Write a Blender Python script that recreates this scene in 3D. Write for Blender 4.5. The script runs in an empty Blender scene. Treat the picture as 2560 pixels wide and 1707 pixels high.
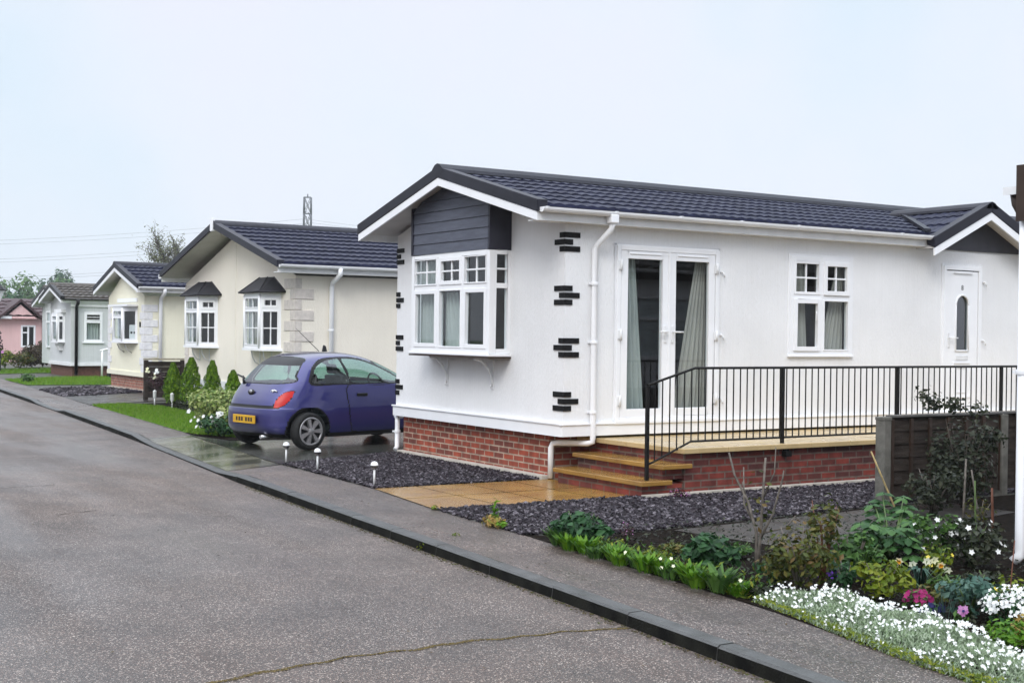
import bpy, bmesh, math, random
from mathutils import Vector, Matrix
random.seed(7)
sc = bpy.context.scene
C = sc.collection
PI = math.pi
rnd = random.random
def U(a, b): return a + (b - a) * rnd()

# ------------------------------------------------------------------ materials
def nodes_of(m):
    m.use_nodes = True
    return m.node_tree.nodes, m.node_tree.links
def ramp(N, pts):
    r = N.new('ShaderNodeValToRGB')
    e = r.color_ramp.elements
    while len(e) < len(pts): e.new(0.5)
    for i, (p, c) in enumerate(pts):
        e[i].position = p; e[i].color = (*c, 1) if len(c) == 3 else c
    return r
def new_mat(name):
    m = bpy.data.materials.new(name); N, L = nodes_of(m)
    return m, N, L, N['Principled BSDF']
def M(name, c1, c2=None, scale=6, rough=.6, rough2=None, bump=0, bscale=80, metal=0, spec=.3, stretch=(1, 1, 1), detail=4, coat=0, lo=.35, hi=.65):
    """colour mottled between c1 and c2, with an optional fine bump"""
    m, N, L, B = new_mat(name)
    tc = N.new('ShaderNodeTexCoord'); mp = N.new('ShaderNodeMapping'); mp.inputs['Scale'].default_value = stretch
    L.new(tc.outputs['Object'], mp.inputs['Vector'])
    nz = N.new('ShaderNodeTexNoise'); nz.inputs['Scale'].default_value = scale; nz.inputs['Detail'].default_value = detail
    L.new(mp.outputs[0], nz.inputs['Vector'])
    if c2 is None: c2 = tuple(x * .82 for x in c1)
    r = ramp(N, [(lo, c2), (hi, c1)]); L.new(nz.outputs['Fac'], r.inputs[0]); L.new(r.outputs[0], B.inputs['Base Color'])
    B.inputs['Roughness'].default_value = rough
    if rough2 is not None:
        mr = N.new('ShaderNodeMapRange'); mr.inputs[1].default_value = lo; mr.inputs[2].default_value = hi
        mr.inputs[3].default_value = rough2; mr.inputs[4].default_value = rough
        L.new(nz.outputs['Fac'], mr.inputs[0]); L.new(mr.outputs[0], B.inputs['Roughness'])
    B.inputs['Metallic'].default_value = metal
    B.inputs['Specular IOR Level'].default_value = spec
    B.inputs['Coat Weight'].default_value = coat; B.inputs['Coat Roughness'].default_value = .05
    if bump:
        n2 = N.new('ShaderNodeTexNoise'); n2.inputs['Scale'].default_value = bscale; n2.inputs['Detail'].default_value = 3
        L.new(mp.outputs[0], n2.inputs['Vector'])
        b = N.new('ShaderNodeBump'); b.inputs['Strength'].default_value = bump; b.inputs['Distance'].default_value = .01
        L.new(n2.outputs['Fac'], b.inputs['Height']); L.new(b.outputs[0], B.inputs['Normal'])
    return m
def leaf_mat(name, cols, rough=.55, spec=.22):
    """every leaf (mesh island) takes its own colour from the ramp"""
    m, N, L, B = new_mat(name)
    g = N.new('ShaderNodeNewGeometry')
    n = len(cols)
    r = ramp(N, [(i / max(1, n - 1), c) for i, c in enumerate(cols)]); L.new(g.outputs['Random Per Island'], r.inputs[0])
    L.new(r.outputs[0], B.inputs['Base Color']); B.inputs['Roughness'].default_value = rough; B.inputs['Specular IOR Level'].default_value = spec
    t = N.new('ShaderNodeBsdfTranslucent'); L.new(r.outputs[0], t.inputs['Color'])
    mx = N.new('ShaderNodeMixShader'); mx.inputs[0].default_value = .25
    L.new(B.outputs[0], mx.inputs[1]); L.new(t.outputs[0], mx.inputs[2])
    L.new(mx.outputs[0], N['Material Output'].inputs['Surface'])
    return m
def brick_mat(name, c1, c2, mortar, w=.225, h=.075, ms=.010, rough=.8, plan=False, bump=.6, mix2=None):
    m, N, L, B = new_mat(name)
    tc = N.new('ShaderNodeTexCoord'); sx = N.new('ShaderNodeSeparateXYZ'); L.new(tc.outputs['Object'], sx.inputs[0])
    cb = N.new('ShaderNodeCombineXYZ')
    if plan:
        L.new(sx.outputs[0], cb.inputs[0]); L.new(sx.outputs[1], cb.inputs[1])
    else:
        ad = N.new('ShaderNodeMath'); ad.operation = 'ADD'; L.new(sx.outputs[0], ad.inputs[0]); L.new(sx.outputs[1], ad.inputs[1])
        L.new(ad.outputs[0], cb.inputs[0]); L.new(sx.outputs[2], cb.inputs[1])
    bt = N.new('ShaderNodeTexBrick'); bt.inputs['Scale'].default_value = 1
    bt.inputs['Brick Width'].default_value = w; bt.inputs['Row Height'].default_value = h; bt.inputs['Mortar Size'].default_value = ms
    bt.inputs['Mortar Smooth'].default_value = .2; bt.inputs['Bias'].default_value = -.1
    bt.inputs['Color1'].default_value = (*c1, 1); bt.inputs['Color2'].default_value = (*c2, 1); bt.inputs['Mortar'].default_value = (*mortar, 1)
    L.new(cb.outputs[0], bt.inputs['Vector'])
    nz = N.new('ShaderNodeTexNoise'); nz.inputs['Scale'].default_value = 9; nz.inputs['Detail'].default_value = 5; L.new(tc.outputs['Object'], nz.inputs['Vector'])
    mr = N.new('ShaderNodeMapRange'); mr.inputs[1].default_value = .3; mr.inputs[2].default_value = .7; mr.inputs[3].default_value = .62; mr.inputs[4].default_value = 1.25
    L.new(nz.outputs['Fac'], mr.inputs[0])
    vm = N.new('ShaderNodeVectorMath'); vm.operation = 'SCALE'; L.new(bt.outputs['Color'], vm.inputs[0]); L.new(mr.outputs[0], vm.inputs['Scale'])
    L.new(vm.outputs[0], B.inputs['Base Color']); B.inputs['Roughness'].default_value = rough
    b = N.new('ShaderNodeBump'); b.inputs['Strength'].default_value = bump; b.inputs['Distance'].default_value = .006; b.invert = True
    L.new(bt.outputs['Fac'], b.inputs['Height']); L.new(b.outputs[0], B.inputs['Normal'])
    return m
def asphalt_mat(name, base, base2, chip, pink, rough=.55, wet=.32, chips=160, wscale=.35):
    m, N, L, B = new_mat(name)
    tc = N.new('ShaderNodeTexCoord')
    def noise(s, d=4, vec=None):
        n = N.new('ShaderNodeTexNoise'); n.inputs['Scale'].default_value = s; n.inputs['Detail'].default_value = d
        L.new(vec or tc.outputs['Object'], n.inputs['Vector']); return n
    n1 = noise(.7, 8); r1 = ramp(N, [(.3, base2), (.7, base)]); L.new(n1.outputs['Fac'], r1.inputs[0])
    v = N.new('ShaderNodeTexVoronoi'); v.inputs['Scale'].default_value = chips; L.new(tc.outputs['Object'], v.inputs['Vector'])
    sep = N.new('ShaderNodeSeparateColor'); L.new(v.outputs['Color'], sep.inputs[0])
    r2 = ramp(N, [(0, tuple(x * .30 for x in base)), (.22, tuple(x * .5 for x in base)), (.42, base2), (.60, base), (.78, pink), (.90, pink), (.94, chip)])
    L.new(sep.outputs[0], r2.inputs[0])
    mx = N.new('ShaderNodeMix'); mx.data_type = 'RGBA'; mx.inputs[0].default_value = .80
    L.new(r1.outputs[0], mx.inputs[6]); L.new(r2.outputs[0], mx.inputs[7])
    n3 = noise(1.7, 8); mr = N.new('ShaderNodeMapRange'); mr.inputs[1].default_value = .3; mr.inputs[2].default_value = .7; mr.inputs[3].default_value = .72; mr.inputs[4].default_value = 1.22
    L.new(n3.outputs['Fac'], mr.inputs[0])
    vm = N.new('ShaderNodeVectorMath'); vm.operation = 'SCALE'; L.new(mx.outputs[2], vm.inputs[0]); L.new(mr.outputs[0], vm.inputs['Scale'])
    n7 = noise(.23, 4); r7 = ramp(N, [(.40, (1.0, 1.0, 1.02)), (.60, (1.07, .98, .92))]); L.new(n7.outputs['Fac'], r7.inputs[0]); vq = N.new('ShaderNodeVectorMath'); vq.operation = 'MULTIPLY'; L.new(vm.outputs[0], vq.inputs[0]); L.new(r7.outputs[0], vq.inputs[1])
    L.new(vq.outputs[0], B.inputs['Base Color'])
    mw = N.new('ShaderNodeMapping'); mw.inputs['Scale'].default_value = (3.2, .55, 1); mw.inputs['Rotation'].default_value = (0, 0, -.08); L.new(tc.outputs['Object'], mw.inputs[0]); n4 = noise(wscale, 6, mw.outputs[0]); m2 = N.new('ShaderNodeMapRange'); m2.inputs[1].default_value = .38; m2.inputs[2].default_value = .62; m2.inputs[3].default_value = wet; m2.inputs[4].default_value = rough
    L.new(n4.outputs['Fac'], m2.inputs[0]); L.new(m2.outputs[0], B.inputs['Roughness'])
    b = N.new('ShaderNodeBump'); b.inputs['Strength'].default_value = .7; b.inputs['Distance'].default_value = .006
    L.new(v.outputs['Distance'], b.inputs['Height']); L.new(b.outputs[0], B.inputs['Normal'])
    return m
def stucco_mat(name, c, dirt, vs=.10):
    """textured park-home render: fine vertical grain, faint run-down staining"""
    m, N, L, B = new_mat(name)
    tc = N.new('ShaderNodeTexCoord')
    mp = N.new('ShaderNodeMapping'); mp.inputs['Scale'].default_value = (34, 34, 1.1); L.new(tc.outputs['Object'], mp.inputs[0])
    n1 = N.new('ShaderNodeTexNoise'); n1.inputs['Scale'].default_value = 1; n1.inputs['Detail'].default_value = 6; L.new(mp.outputs[0], n1.inputs['Vector'])
    r = ramp(N, [(.34, dirt), (.60, c)]); L.new(n1.outputs['Fac'], r.inputs[0])
    n9 = N.new('ShaderNodeTexNoise'); n9.inputs['Scale'].default_value = .9; n9.inputs['Detail'].default_value = 7; L.new(tc.outputs['Object'], n9.inputs['Vector'])
    m9 = N.new('ShaderNodeMapRange'); m9.inputs[1].default_value = .3; m9.inputs[2].default_value = .6; m9.inputs[3].default_value = .91; m9.inputs[4].default_value = 1.0; L.new(n9.outputs['Fac'], m9.inputs[0])
    v9 = N.new('ShaderNodeVectorMath'); v9.operation = 'SCALE'; L.new(r.outputs[0], v9.inputs[0]); L.new(m9.outputs[0], v9.inputs['Scale']); L.new(v9.outputs[0], B.inputs['Base Color'])
    mp2 = N.new('ShaderNodeMapping'); mp2.inputs['Scale'].default_value = (95, 95, 16); L.new(tc.outputs['Object'], mp2.inputs[0])
    n2 = N.new('ShaderNodeTexNoise'); n2.inputs['Scale'].default_value = 1; n2.inputs['Detail'].default_value = 3; L.new(mp2.outputs[0], n2.inputs['Vector'])
    b = N.new('ShaderNodeBump'); b.inputs['Strength'].default_value = .8; b.inputs['Distance'].default_value = .012
    L.new(n2.outputs['Fac'], b.inputs['Height']); L.new(b.outputs[0], B.inputs['Normal'])
    B.inputs['Roughness'].default_value = .8; B.inputs['Specular IOR Level'].default_value = .25
    return m
def glass_mat(name, tint=(.85, .9, .9), refl=.16, facing=.62):
    m, N, L, B = new_mat(name)
    N.remove(B)
    t = N.new('ShaderNodeBsdfTransparent'); t.inputs[0].default_value = (*tint, 1)
    g = N.new('ShaderNodeBsdfGlossy'); g.inputs['Roughness'].default_value = .02; g.inputs[0].default_value = (.95, .97, 1, 1)
    f = N.new('ShaderNodeLayerWeight'); f.inputs[0].default_value = .5
    mr = N.new('ShaderNodeMapRange'); mr.inputs[1].default_value = 0; mr.inputs[2].default_value = 1; mr.inputs[3].default_value = refl; mr.inputs[4].default_value = facing
    pw = N.new('ShaderNodeMath'); pw.operation = 'POWER'; pw.inputs[1].default_value = 3
    L.new(f.outputs['Facing'], pw.inputs[0]); L.new(pw.outputs[0], mr.inputs[0])
    mx = N.new('ShaderNodeMixShader'); L.new(mr.outputs[0], mx.inputs[0]); L.new(t.outputs[0], mx.inputs[1]); L.new(g.outputs[0], mx.inputs[2])
    L.new(mx.outputs[0], N['Material Output'].inputs['Surface'])
    return m

mt = {}
mt['stucco'] = stucco_mat('white_render', (.82, .825, .835), (.80, .805, .81))
mt['stucco_cream'] = stucco_mat('pale_cream_render', (.86, .81, .71), (.84, .79, .69))
mt['stucco_yellow'] = stucco_mat('primrose_render', (.87, .85, .69), (.85, .82, .66))
mt['stucco_grey'] = stucco_mat('grey_render', (.60, .62, .625), (.55, .57, .575))
mt['stucco_pink'] = stucco_mat('pink_render', (.74, .50, .49), (.70, .46, .45))
mt['upvc'] = M('white_upvc', (.84, .85, .87), (.80, .81, .83), scale=3, rough=.28)
mt['upvc_old'] = M('white_painted_board', (.80, .81, .82), (.72, .73, .74), scale=5, rough=.4)
mt['soffit'] = M('soffit_board', (.62, .61, .60), (.56, .55, .54), scale=4, rough=.6)
mt['tile'] = M('slate_blue_tile', (.012, .0145, .040), (.006, .0075, .022), scale=7, rough=.52, rough2=.65, spec=.22, bump=.25, bscale=240)
mt['tile_brown'] = M('grey_brown_tile', (.09, .078, .066), (.045, .04, .036), scale=9, rough=.5, bump=.3, bscale=200)
mt['tile_red'] = M('plum_tile', (.075, .042, .045), (.045, .028, .03), scale=9, rough=.55, bump=.3, bscale=200)
mt['trim_dark'] = M('dark_verge', (.014, .0145, .024), (.010, .010, .017), scale=4, rough=.5, spec=.3)
mt['trim_black'] = M('black_plastic', (.008, .008, .009), (.006, .006, .007), scale=4, rough=.45, spec=.3)
mt['trim_brown'] = M('brown_board', (.045, .028, .02), (.03, .019, .014), scale=4, rough=.5)
mt['slip'] = M('black_brick_slip', (.006, .006, .007), (.004, .004, .004), scale=20, rough=.7, spec=.2, bump=.3, bscale=150)
mt['clad'] = M('grey_cladding', (.095, .104, .138), (.070, .077, .104), scale=5, rough=.5, stretch=(1, 1, 8), bump=.15, bscale=60)
mt['quoin'] = M('stone_quoin', (.66, .61, .565), (.56, .52, .48), scale=14, rough=.8, bump=.4, bscale=60)
mt['quoin_white'] = M('white_quoin', (.80, .80, .80), (.68, .68, .70), scale=12, rough=.7, bump=.3, bscale=60)
mt['brick'] = brick_mat('red_brick', (.34, .066, .032), (.12, .038, .028), (.38, .28, .21))
mt['brick_far'] = brick_mat('orange_brick', (.34, .125, .08), (.24, .085, .06), (.34, .27, .22))
mt['brick_dark'] = brick_mat('dark_wet_brick', (.20, .034, .022), (.05, .017, .016), (.13, .09, .072), rough=.6)
mt['sand'] = M('wet_sandstone', (.33, .185, .042), (.24, .132, .037), scale=1.6, rough=.24, rough2=.09, spec=.5, stretch=(1, 1.8, 1), detail=6, bump=.2, bscale=40)
mt['sand_edge'] = M('pale_sandstone', (.50, .37, .19), (.43, .32, .165), scale=2, rough=.35, rough2=.2, bump=.2, bscale=40)
mt['concrete'] = M('pale_concrete', (.52, .48, .42), (.42, .39, .34), scale=6, rough=.7, bump=.4, bscale=60)
mt['drive'] = M('wet_concrete_drive', (.070, .070, .062), (.036, .038, .034), scale=.8, rough=.26, rough2=.07, spec=.6, detail=7, bump=.25, bscale=25)
mt['paving_grey'] = M('wet_grey_paving', (.050, .044, .040), (.026, .024, .023), scale=2.5, spec=.2, rough=.5, rough2=.2, bump=.3, bscale=30)
mt['road'] = asphalt_mat('road_asphalt', (.082, .068, .058), (.046, .039, .034), (.44, .39, .34), (.130, .090, .074), rough=.66, wet=.30, chips=150)
mt['pave'] = asphalt_mat('pavement_asphalt', (.072, .058, .050), (.037, .032, .029), (.44, .39, .34), (.118, .080, .065), rough=.55, wet=.24, chips=150, wscale=.5)
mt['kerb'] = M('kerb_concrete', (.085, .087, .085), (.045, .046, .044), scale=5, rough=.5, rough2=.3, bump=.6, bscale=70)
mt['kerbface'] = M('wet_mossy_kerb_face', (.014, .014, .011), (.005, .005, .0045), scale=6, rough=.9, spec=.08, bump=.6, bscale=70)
mt['soil'] = M('dark_soil', (.014, .010, .007), (.004, .003, .0025), scale=14, rough=1, spec=.06, bump=1, bscale=40)
mt['plot'] = M('plot_ground', (.10, .098, .085), (.06, .06, .05), scale=3, rough=.7, bump=.5, bscale=40)
mt['field'] = M('far_grass', (.06, .11, .03), (.045, .08, .025), scale=.05, rough=.9)
mt['lawn'] = M('lawn_turf', (.10, .21, .012), (.055, .12, .012), scale=9, rough=.9, bump=1, bscale=120)
mt['grass'] = leaf_mat('grass_blades', [(.05, .13, .006), (.10, .23, .010), (.17, .30, .02), (.15, .19, .05)], rough=.5)
mt['slate'] = leaf_mat('purple_slate_chips', [(.010, .007, .009), (.026, .019, .027), (.014, .011, .015), (.046, .036, .046), (.20, .18, .20)], rough=.45, spec=.25)
mt['iron'] = M('black_railing', (.007, .0065, .006), (.005, .0045, .0045), scale=9, rough=.55, spec=.25)
mt['steel'] = M('brushed_steel', (.62, .62, .63), (.5, .5, .52), scale=14, rough=.25, metal=.9)
mt['white_plastic'] = M('white_plastic', (.78, .79, .80), (.7, .71, .72), scale=8, rough=.3)
mt['glass'] = glass_mat('window_glass', refl=.055, facing=.42)
mt['glass_soft'] = glass_mat('obscure_glass', tint=(.35, .42, .42), refl=.14, facing=.4)
mt['carglass'] = glass_mat('green_car_glass', tint=(.50, .72, .66), refl=.10, facing=.5)
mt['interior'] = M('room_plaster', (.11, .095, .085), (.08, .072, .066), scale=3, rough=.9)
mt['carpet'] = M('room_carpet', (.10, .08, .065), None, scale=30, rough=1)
mt['curtain'] = M('cream_curtain', (.46, .44, .40), (.36, .345, .315), scale=6, rough=.9, stretch=(1, 1, .2))
mt['curtain_pale'] = M('pale_net', (.46, .49, .47), (.36, .39, .38), scale=6, rough=.9, stretch=(1, 1, .2))
mt['fence'] = M('weathered_fence', (.050, .040, .034), (.024, .019, .016), scale=4, spec=.12, rough=.8, stretch=(1, 1, 6), bump=.6, bscale=40)
mt['fencepost'] = M('mossy_concrete_post', (.155, .148, .13), (.09, .088, .075), scale=8, rough=.8, bump=.5, bscale=70)
mt['bark'] = M('bark', (.10, .085, .07), (.05, .042, .036), scale=12, rough=.9, bump=.6, bscale=60)
mt['twig'] = M('grey_twig', (.16, .14, .12), (.08, .07, .06), scale=20, rough=.8)
mt['cane'] = M('bamboo_cane', (.42, .32, .14), (.28, .22, .11), scale=20, rough=.6)
mt['stem_red'] = M('reddish_stem', (.16, .06, .035), (.09, .04, .025), scale=20, rough=.6)
mt['stem_green'] = M('green_stem', (.10, .16, .05), (.06, .10, .03), scale=20, rough=.6)
lm = {}
lm['conifer'] = leaf_mat('conifer_green', [(.030, .085, .003), (.085, .18, .006), (.16, .27, .012)], rough=.6)
lm['dark'] = leaf_mat('dark_green_leaf', [(.010, .035, .012), (.022, .070, .026), (.05, .13, .045)], rough=.5)
lm['bright'] = leaf_mat('bright_green_leaf', [(.030, .10, .005), (.065, .17, .008), (.12, .24, .014)], rough=.45)
lm['olive'] = leaf_mat('olive_leaf', [(.022, .030, .008), (.055, .075, .014), (.11, .115, .022), (.13, .08, .03)], rough=.5)
lm['mid'] = leaf_mat('mid_green_leaf', [(.020, .052, .012), (.045, .11, .022), (.09, .18, .035)], rough=.5)
lm['hydrangea'] = leaf_mat('broad_green_leaf', [(.016, .052, .016), (.038, .105, .032), (.085, .18, .05)], rough=.5)
lm['shade'] = leaf_mat('dull_dark_leaf', [(.012, .016, .010), (.026, .035, .018), (.055, .06, .035)], rough=.45)
lm['varieg'] = leaf_mat('variegated_leaf', [(.07, .14, .03), (.20, .28, .06), (.42, .46, .18), (.06, .13, .03)], rough=.45)
lm['silver'] = leaf_mat('silver_leaf', [(.24, .32, .20), (.38, .45, .33), (.15, .23, .10)], rough=.7)
lm['blue'] = leaf_mat('blue_green_leaf', [(.03, .075, .06), (.06, .13, .10), (.11, .19, .15)], rough=.45)
lm['yellow'] = leaf_mat('yellow_green_leaf', [(.06, .10, .008), (.13, .18, .012), (.20, .22, .02)], rough=.5)
lm['straw'] = leaf_mat('straw_leaf', [(.30, .18, .05), (.36, .26, .08), (.16, .20, .03)], rough=.7)
lm['purpleleaf'] = leaf_mat('purple_leaf', [(.018, .008, .012), (.04, .014, .02), (.06, .03, .03)], rough=.5)
lm['hedge'] = leaf_mat('brown_hedge_leaf', [(.03, .022, .014), (.05, .035, .022), (.07, .055, .025)], rough=.7)
lm['fartree'] = leaf_mat('spring_tree_leaf', [(.06, .12, .045), (.10, .18, .07), (.16, .25, .09)], rough=.7)
lm['fartree2'] = leaf_mat('dark_tree_leaf', [(.03, .08, .045), (.06, .12, .065), (.09, .16, .08)], rough=.7)
lm['bud'] = leaf_mat('young_leaf', [(.10, .12, .06), (.16, .18, .10), (.22, .24, .14)], rough=.7)
fl = {}
for nm, cols in dict(white=[(.78, .80, .78), (.86, .87, .86)], cream=[(.80, .80, .50), (.85, .85, .68)], purple=[(.12, .05, .42), (.20, .08, .55)], magenta=[(.26, .008, .10), (.36, .03, .15), (.12, .004, .05)],
                     pink=[(.40, .14, .36), (.52, .26, .48)], orange=[(.80, .34, .02), (.86, .44, .03)], yellow=[(.80, .62, .04), (.84, .74, .16)], blue=[(.02, .02, .10), (.04, .04, .16)]).items():
    fl[nm] = leaf_mat(nm + '_petal', cols, rough=.6, spec=.2)
HAZE = .0005
# ------------------------------------------------------------------ geometry helpers
ORG = {}
class MB:
    def __init__(s): s.v = []; s.f = []; s.sm = []; s.mi = []
    def add(s, vs, fs, smooth=False, mi=0):
        o = len(s.v); s.v += [tuple(p) for p in vs]
        for f in fs: s.f.append([i + o for i in f]); s.sm.append(smooth); s.mi.append(mi)
    def hexa(s, p, mi=0):
        s.add(p, [(0, 3, 2, 1), (4, 5, 6, 7), (0, 1, 5, 4), (1, 2, 6, 5), (2, 3, 7, 6), (3, 0, 4, 7)], mi=mi)
    def box(s, x0, x1, y0, y1, z0, z1, mi=0):
        s.hexa([(x0, y0, z0), (x1, y0, z0), (x1, y1, z0), (x0, y1, z0), (x0, y0, z1), (x1, y0, z1), (x1, y1, z1), (x0, y1, z1)], mi)
    def fbox(s, F, u0, u1, z0, z1, d0, d1, mi=0):
        s.hexa([F(u0, d0, z0), F(u1, d0, z0), F(u1, d1, z0), F(u0, d1, z0), F(u0, d0, z1), F(u1, d0, z1), F(u1, d1, z1), F(u0, d1, z1)], mi)
    def quad(s, a, b, c, d, mi=0): s.add([a, b, c, d], [(0, 1, 2, 3)], mi=mi)
    def prism(s, poly, vec, mi=0, smooth=False):
        n = len(poly); v = Vector(vec)
        s.add([Vector(p) for p in poly] + [Vector(p) + v for p in poly], [tuple(range(n))[::-1], tuple(range(n, 2 * n))], mi=mi)
        o = len(s.v) - 2 * n
        for i in range(n):
            j = (i + 1) % n
            s.f.append([o + i, o + j, o + n + j, o + n + i]); s.sm.append(smooth); s.mi.append(mi)
    def tube(s, path, r, n=8, mi=0, caps=True):
        P = [Vector(p) for p in path]; R = r if isinstance(r, (list, tuple)) else [r] * len(P)
        vs = []; prev = None
        for i, p in enumerate(P):
            t = (P[min(i + 1, len(P) - 1)] - P[max(i - 1, 0)]); t.normalize()
            if prev is None:
                a = Vector((0, 0, 1)) if abs(t.z) < .9 else Vector((1, 0, 0)); x = t.cross(a).normalized()
            else:
                x = prev - t * prev.dot(t); x.normalize()
            prev = x; y = t.cross(x)
            vs += [p + (x * math.cos(k * 2 * PI / n) + y * math.sin(k * 2 * PI / n)) * R[i] for k in range(n)]
        fs = [(i * n + k, i * n + (k + 1) % n, (i + 1) * n + (k + 1) % n, (i + 1) * n + k) for i in range(len(P) - 1) for k in range(n)]
        s.add(vs, fs, True, mi)
        if caps:
            o = len(s.v) - len(vs); m = len(P) - 1
            s.f.append([o + k for k in range(n)][::-1]); s.f.append([o + m * n + k for k in range(n)]); s.sm += [False, False]; s.mi += [mi, mi]
    def lathe(s, prof, c=(0, 0, 0), axis='z', n=24, mi=0, smooth=True):
        """prof = [(r, h)...] round the given axis through c"""
        vs = []
        for r, h in prof:
            for k in range(n):
                a = 2 * PI * k / n; p = (r * math.cos(a), r * math.sin(a), h)
                if axis == 'y': p = (p[0], p[2], p[1])
                if axis == 'x': p = (p[2], p[0], p[1])
                vs.append((p[0] + c[0], p[1] + c[1], p[2] + c[2]))
        fs = [(i * n + k, i * n + (k + 1) % n, (i + 1) * n + (k + 1) % n, (i + 1) * n + k) for i in range(len(prof) - 1) for k in range(n)]
        s.add(vs, fs, smooth, mi)
    def build(s, name, mat, parent=None, loc=None, recalc=True, bevel=0):
        me = bpy.data.meshes.new(name)
        org = Vector(loc) if loc is not None else (ORG[parent.name] if parent else Vector((0, 0, 0)))
        me.from_pydata([tuple(Vector(p) - org) for p in s.v], [], s.f)
        mats = mat if isinstance(mat, (list, tuple)) else [mat]
        for m in mats: me.materials.append(m)
        me.polygons.foreach_set('use_smooth', s.sm); me.polygons.foreach_set('material_index', s.mi)
        if recalc or bevel:
            bm = bmesh.new(); bm.from_mesh(me)
            if bevel:
                bmesh.ops.remove_doubles(bm, verts=bm.verts, dist=1e-5)
            bmesh.ops.recalc_face_normals(bm, faces=bm.faces); bm.to_mesh(me); bm.free()
        me.update()
        o = bpy.data.objects.new(name, me); C.objects.link(o)
        if parent: o.parent = parent
        else: o.location = org
        if bevel:
            b = o.modifiers.new('Bevel', 'BEVEL'); b.width = bevel; b.segments = 2; b.limit_method = 'ANGLE'
        ORG[o.name] = org
        return o
def tag(o, label=None, cat=None, group=None, kind=None):
    if label: o['label'] = label
    if cat: o['category'] = cat
    if group: o['group'] = group
    if kind: o['kind'] = kind
    return o
def thing(name, loc, label, cat, group=None):
    o = bpy.data.objects.new(name, None); C.objects.link(o); o.location = loc; o.empty_display_size = .1
    ORG[o.name] = Vector(loc)
    return tag(o, label, cat, group)
def copy_tree(o, loc, label, parent=None):
    c = o.copy(); C.objects.link(c)
    if parent: c.parent = parent
    else: c.location = loc; c['label'] = label
    for ch in [x for x in o.children]: copy_tree(ch, None, None, c)
    return c
def struct(name, mb, mat, bevel=0, recalc=True): return tag(mb.build(name, mat, None, bevel=bevel, recalc=recalc), kind='structure')
def sheet(poly, z, th=.0):
    m = MB(); n = len(poly)
    m.add([(x, y, z) for x, y in poly], [tuple(range(n))]); return m
def FX(c):   # a wall in a plane x=c that looks towards -x; u is y, d is outward
    return lambda u, d, z: Vector((c - d, u, z))
def FY(c):   # a wall in a plane y=c that looks towards -y; u is x, d is outward
    return lambda u, d, z: Vector((u, c - d, z))
def FS(a, b):  # a vertical panel from plan point a to plan point b (left to right seen from outside); u in metres from a
    A = Vector((a[0], a[1], 0)); D = Vector((b[0] - a[0], b[1] - a[1], 0)); Ln = D.length; D.normalize(); Nn = D.cross(Vector((0, 0, 1)))
    f = lambda u, d, z: A + D * u + Nn * d + Vector((0, 0, z))
    f.len = Ln
    return f
def wall_grid(mb, F, u0, u1, z0, z1, holes, t=.09, step=None):
    us = sorted({u0, u1, *[h[0] for h in holes], *[h[1] for h in holes]}); zs = sorted({z0, z1, *[h[2] for h in holes], *[h[3] for h in holes]})
    for i in range(len(us) - 1):
        for j in range(len(zs) - 1):
            a, b, c, d = us[i], us[i + 1], zs[j], zs[j + 1]
            if any(h[0] <= a and h[1] >= b and h[2] <= c and h[3] >= d for h in holes): continue
            for dd in (0, -t): mb.quad(F(a, dd, c), F(b, dd, c), F(b, dd, d), F(a, dd, d))
    for a, b, c, d in holes:
        for p, q in (((a, c), (b, c)), ((b, c), (b, d)), ((b, d), (a, d)), ((a, d), (a, c))):
            mb.quad(F(p[0], 0, p[1]), F(q[0], 0, q[1]), F(q[0], -t, q[1]), F(p[0], -t, p[1]))
def frame_ring(mb, F, u0, u1, z0, z1, w, d0, d1):
    mb.fbox(F, u0, u0 + w, z0, z1, d0, d1); mb.fbox(F, u1 - w, u1, z0, z1, d0, d1)
    mb.fbox(F, u0 + w, u1 - w, z0, z0 + w, d0, d1); mb.fbox(F, u0 + w, u1 - w, z1 - w, z1, d0, d1)
def light_(mb, panes, F, u0, u1, z0, z1, sash=0, bars=(0, 0), d=.0, fw=.0):
    """one light of a window: optional opening sash, glazing bars, a pane"""
    if sash:
        frame_ring(mb, F, u0, u1, z0, z1, sash, d - .02, d + .028)
        u0 += sash; u1 -= sash; z0 += sash; z1 -= sash
    panes.append((F, u0, u1, z0, z1, d - .012))
    nv, nh = bars; bw = .011
    for k in range(nv):
        u = u0 + (u1 - u0) * (k + 1) / (nv + 1); mb.fbox(F, u - bw, u + bw, z0, z1, d - .020, d + .004)
    for k in range(nh):
        z = z0 + (z1 - z0) * (k + 1) / (nh + 1); mb.fbox(F, u0, u1, z - bw, z + bw, d - .021, d + .003)
def put_panes(panes, parent, mat=None):
    for F, u0, u1, z0, z1, d in panes:
        p = MB(); p.quad(F(u0, d, z0), F(u1, d, z0), F(u1, d, z1), F(u0, d, z1)); p.build('pane', mat or mt['glass'], parent)
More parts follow.
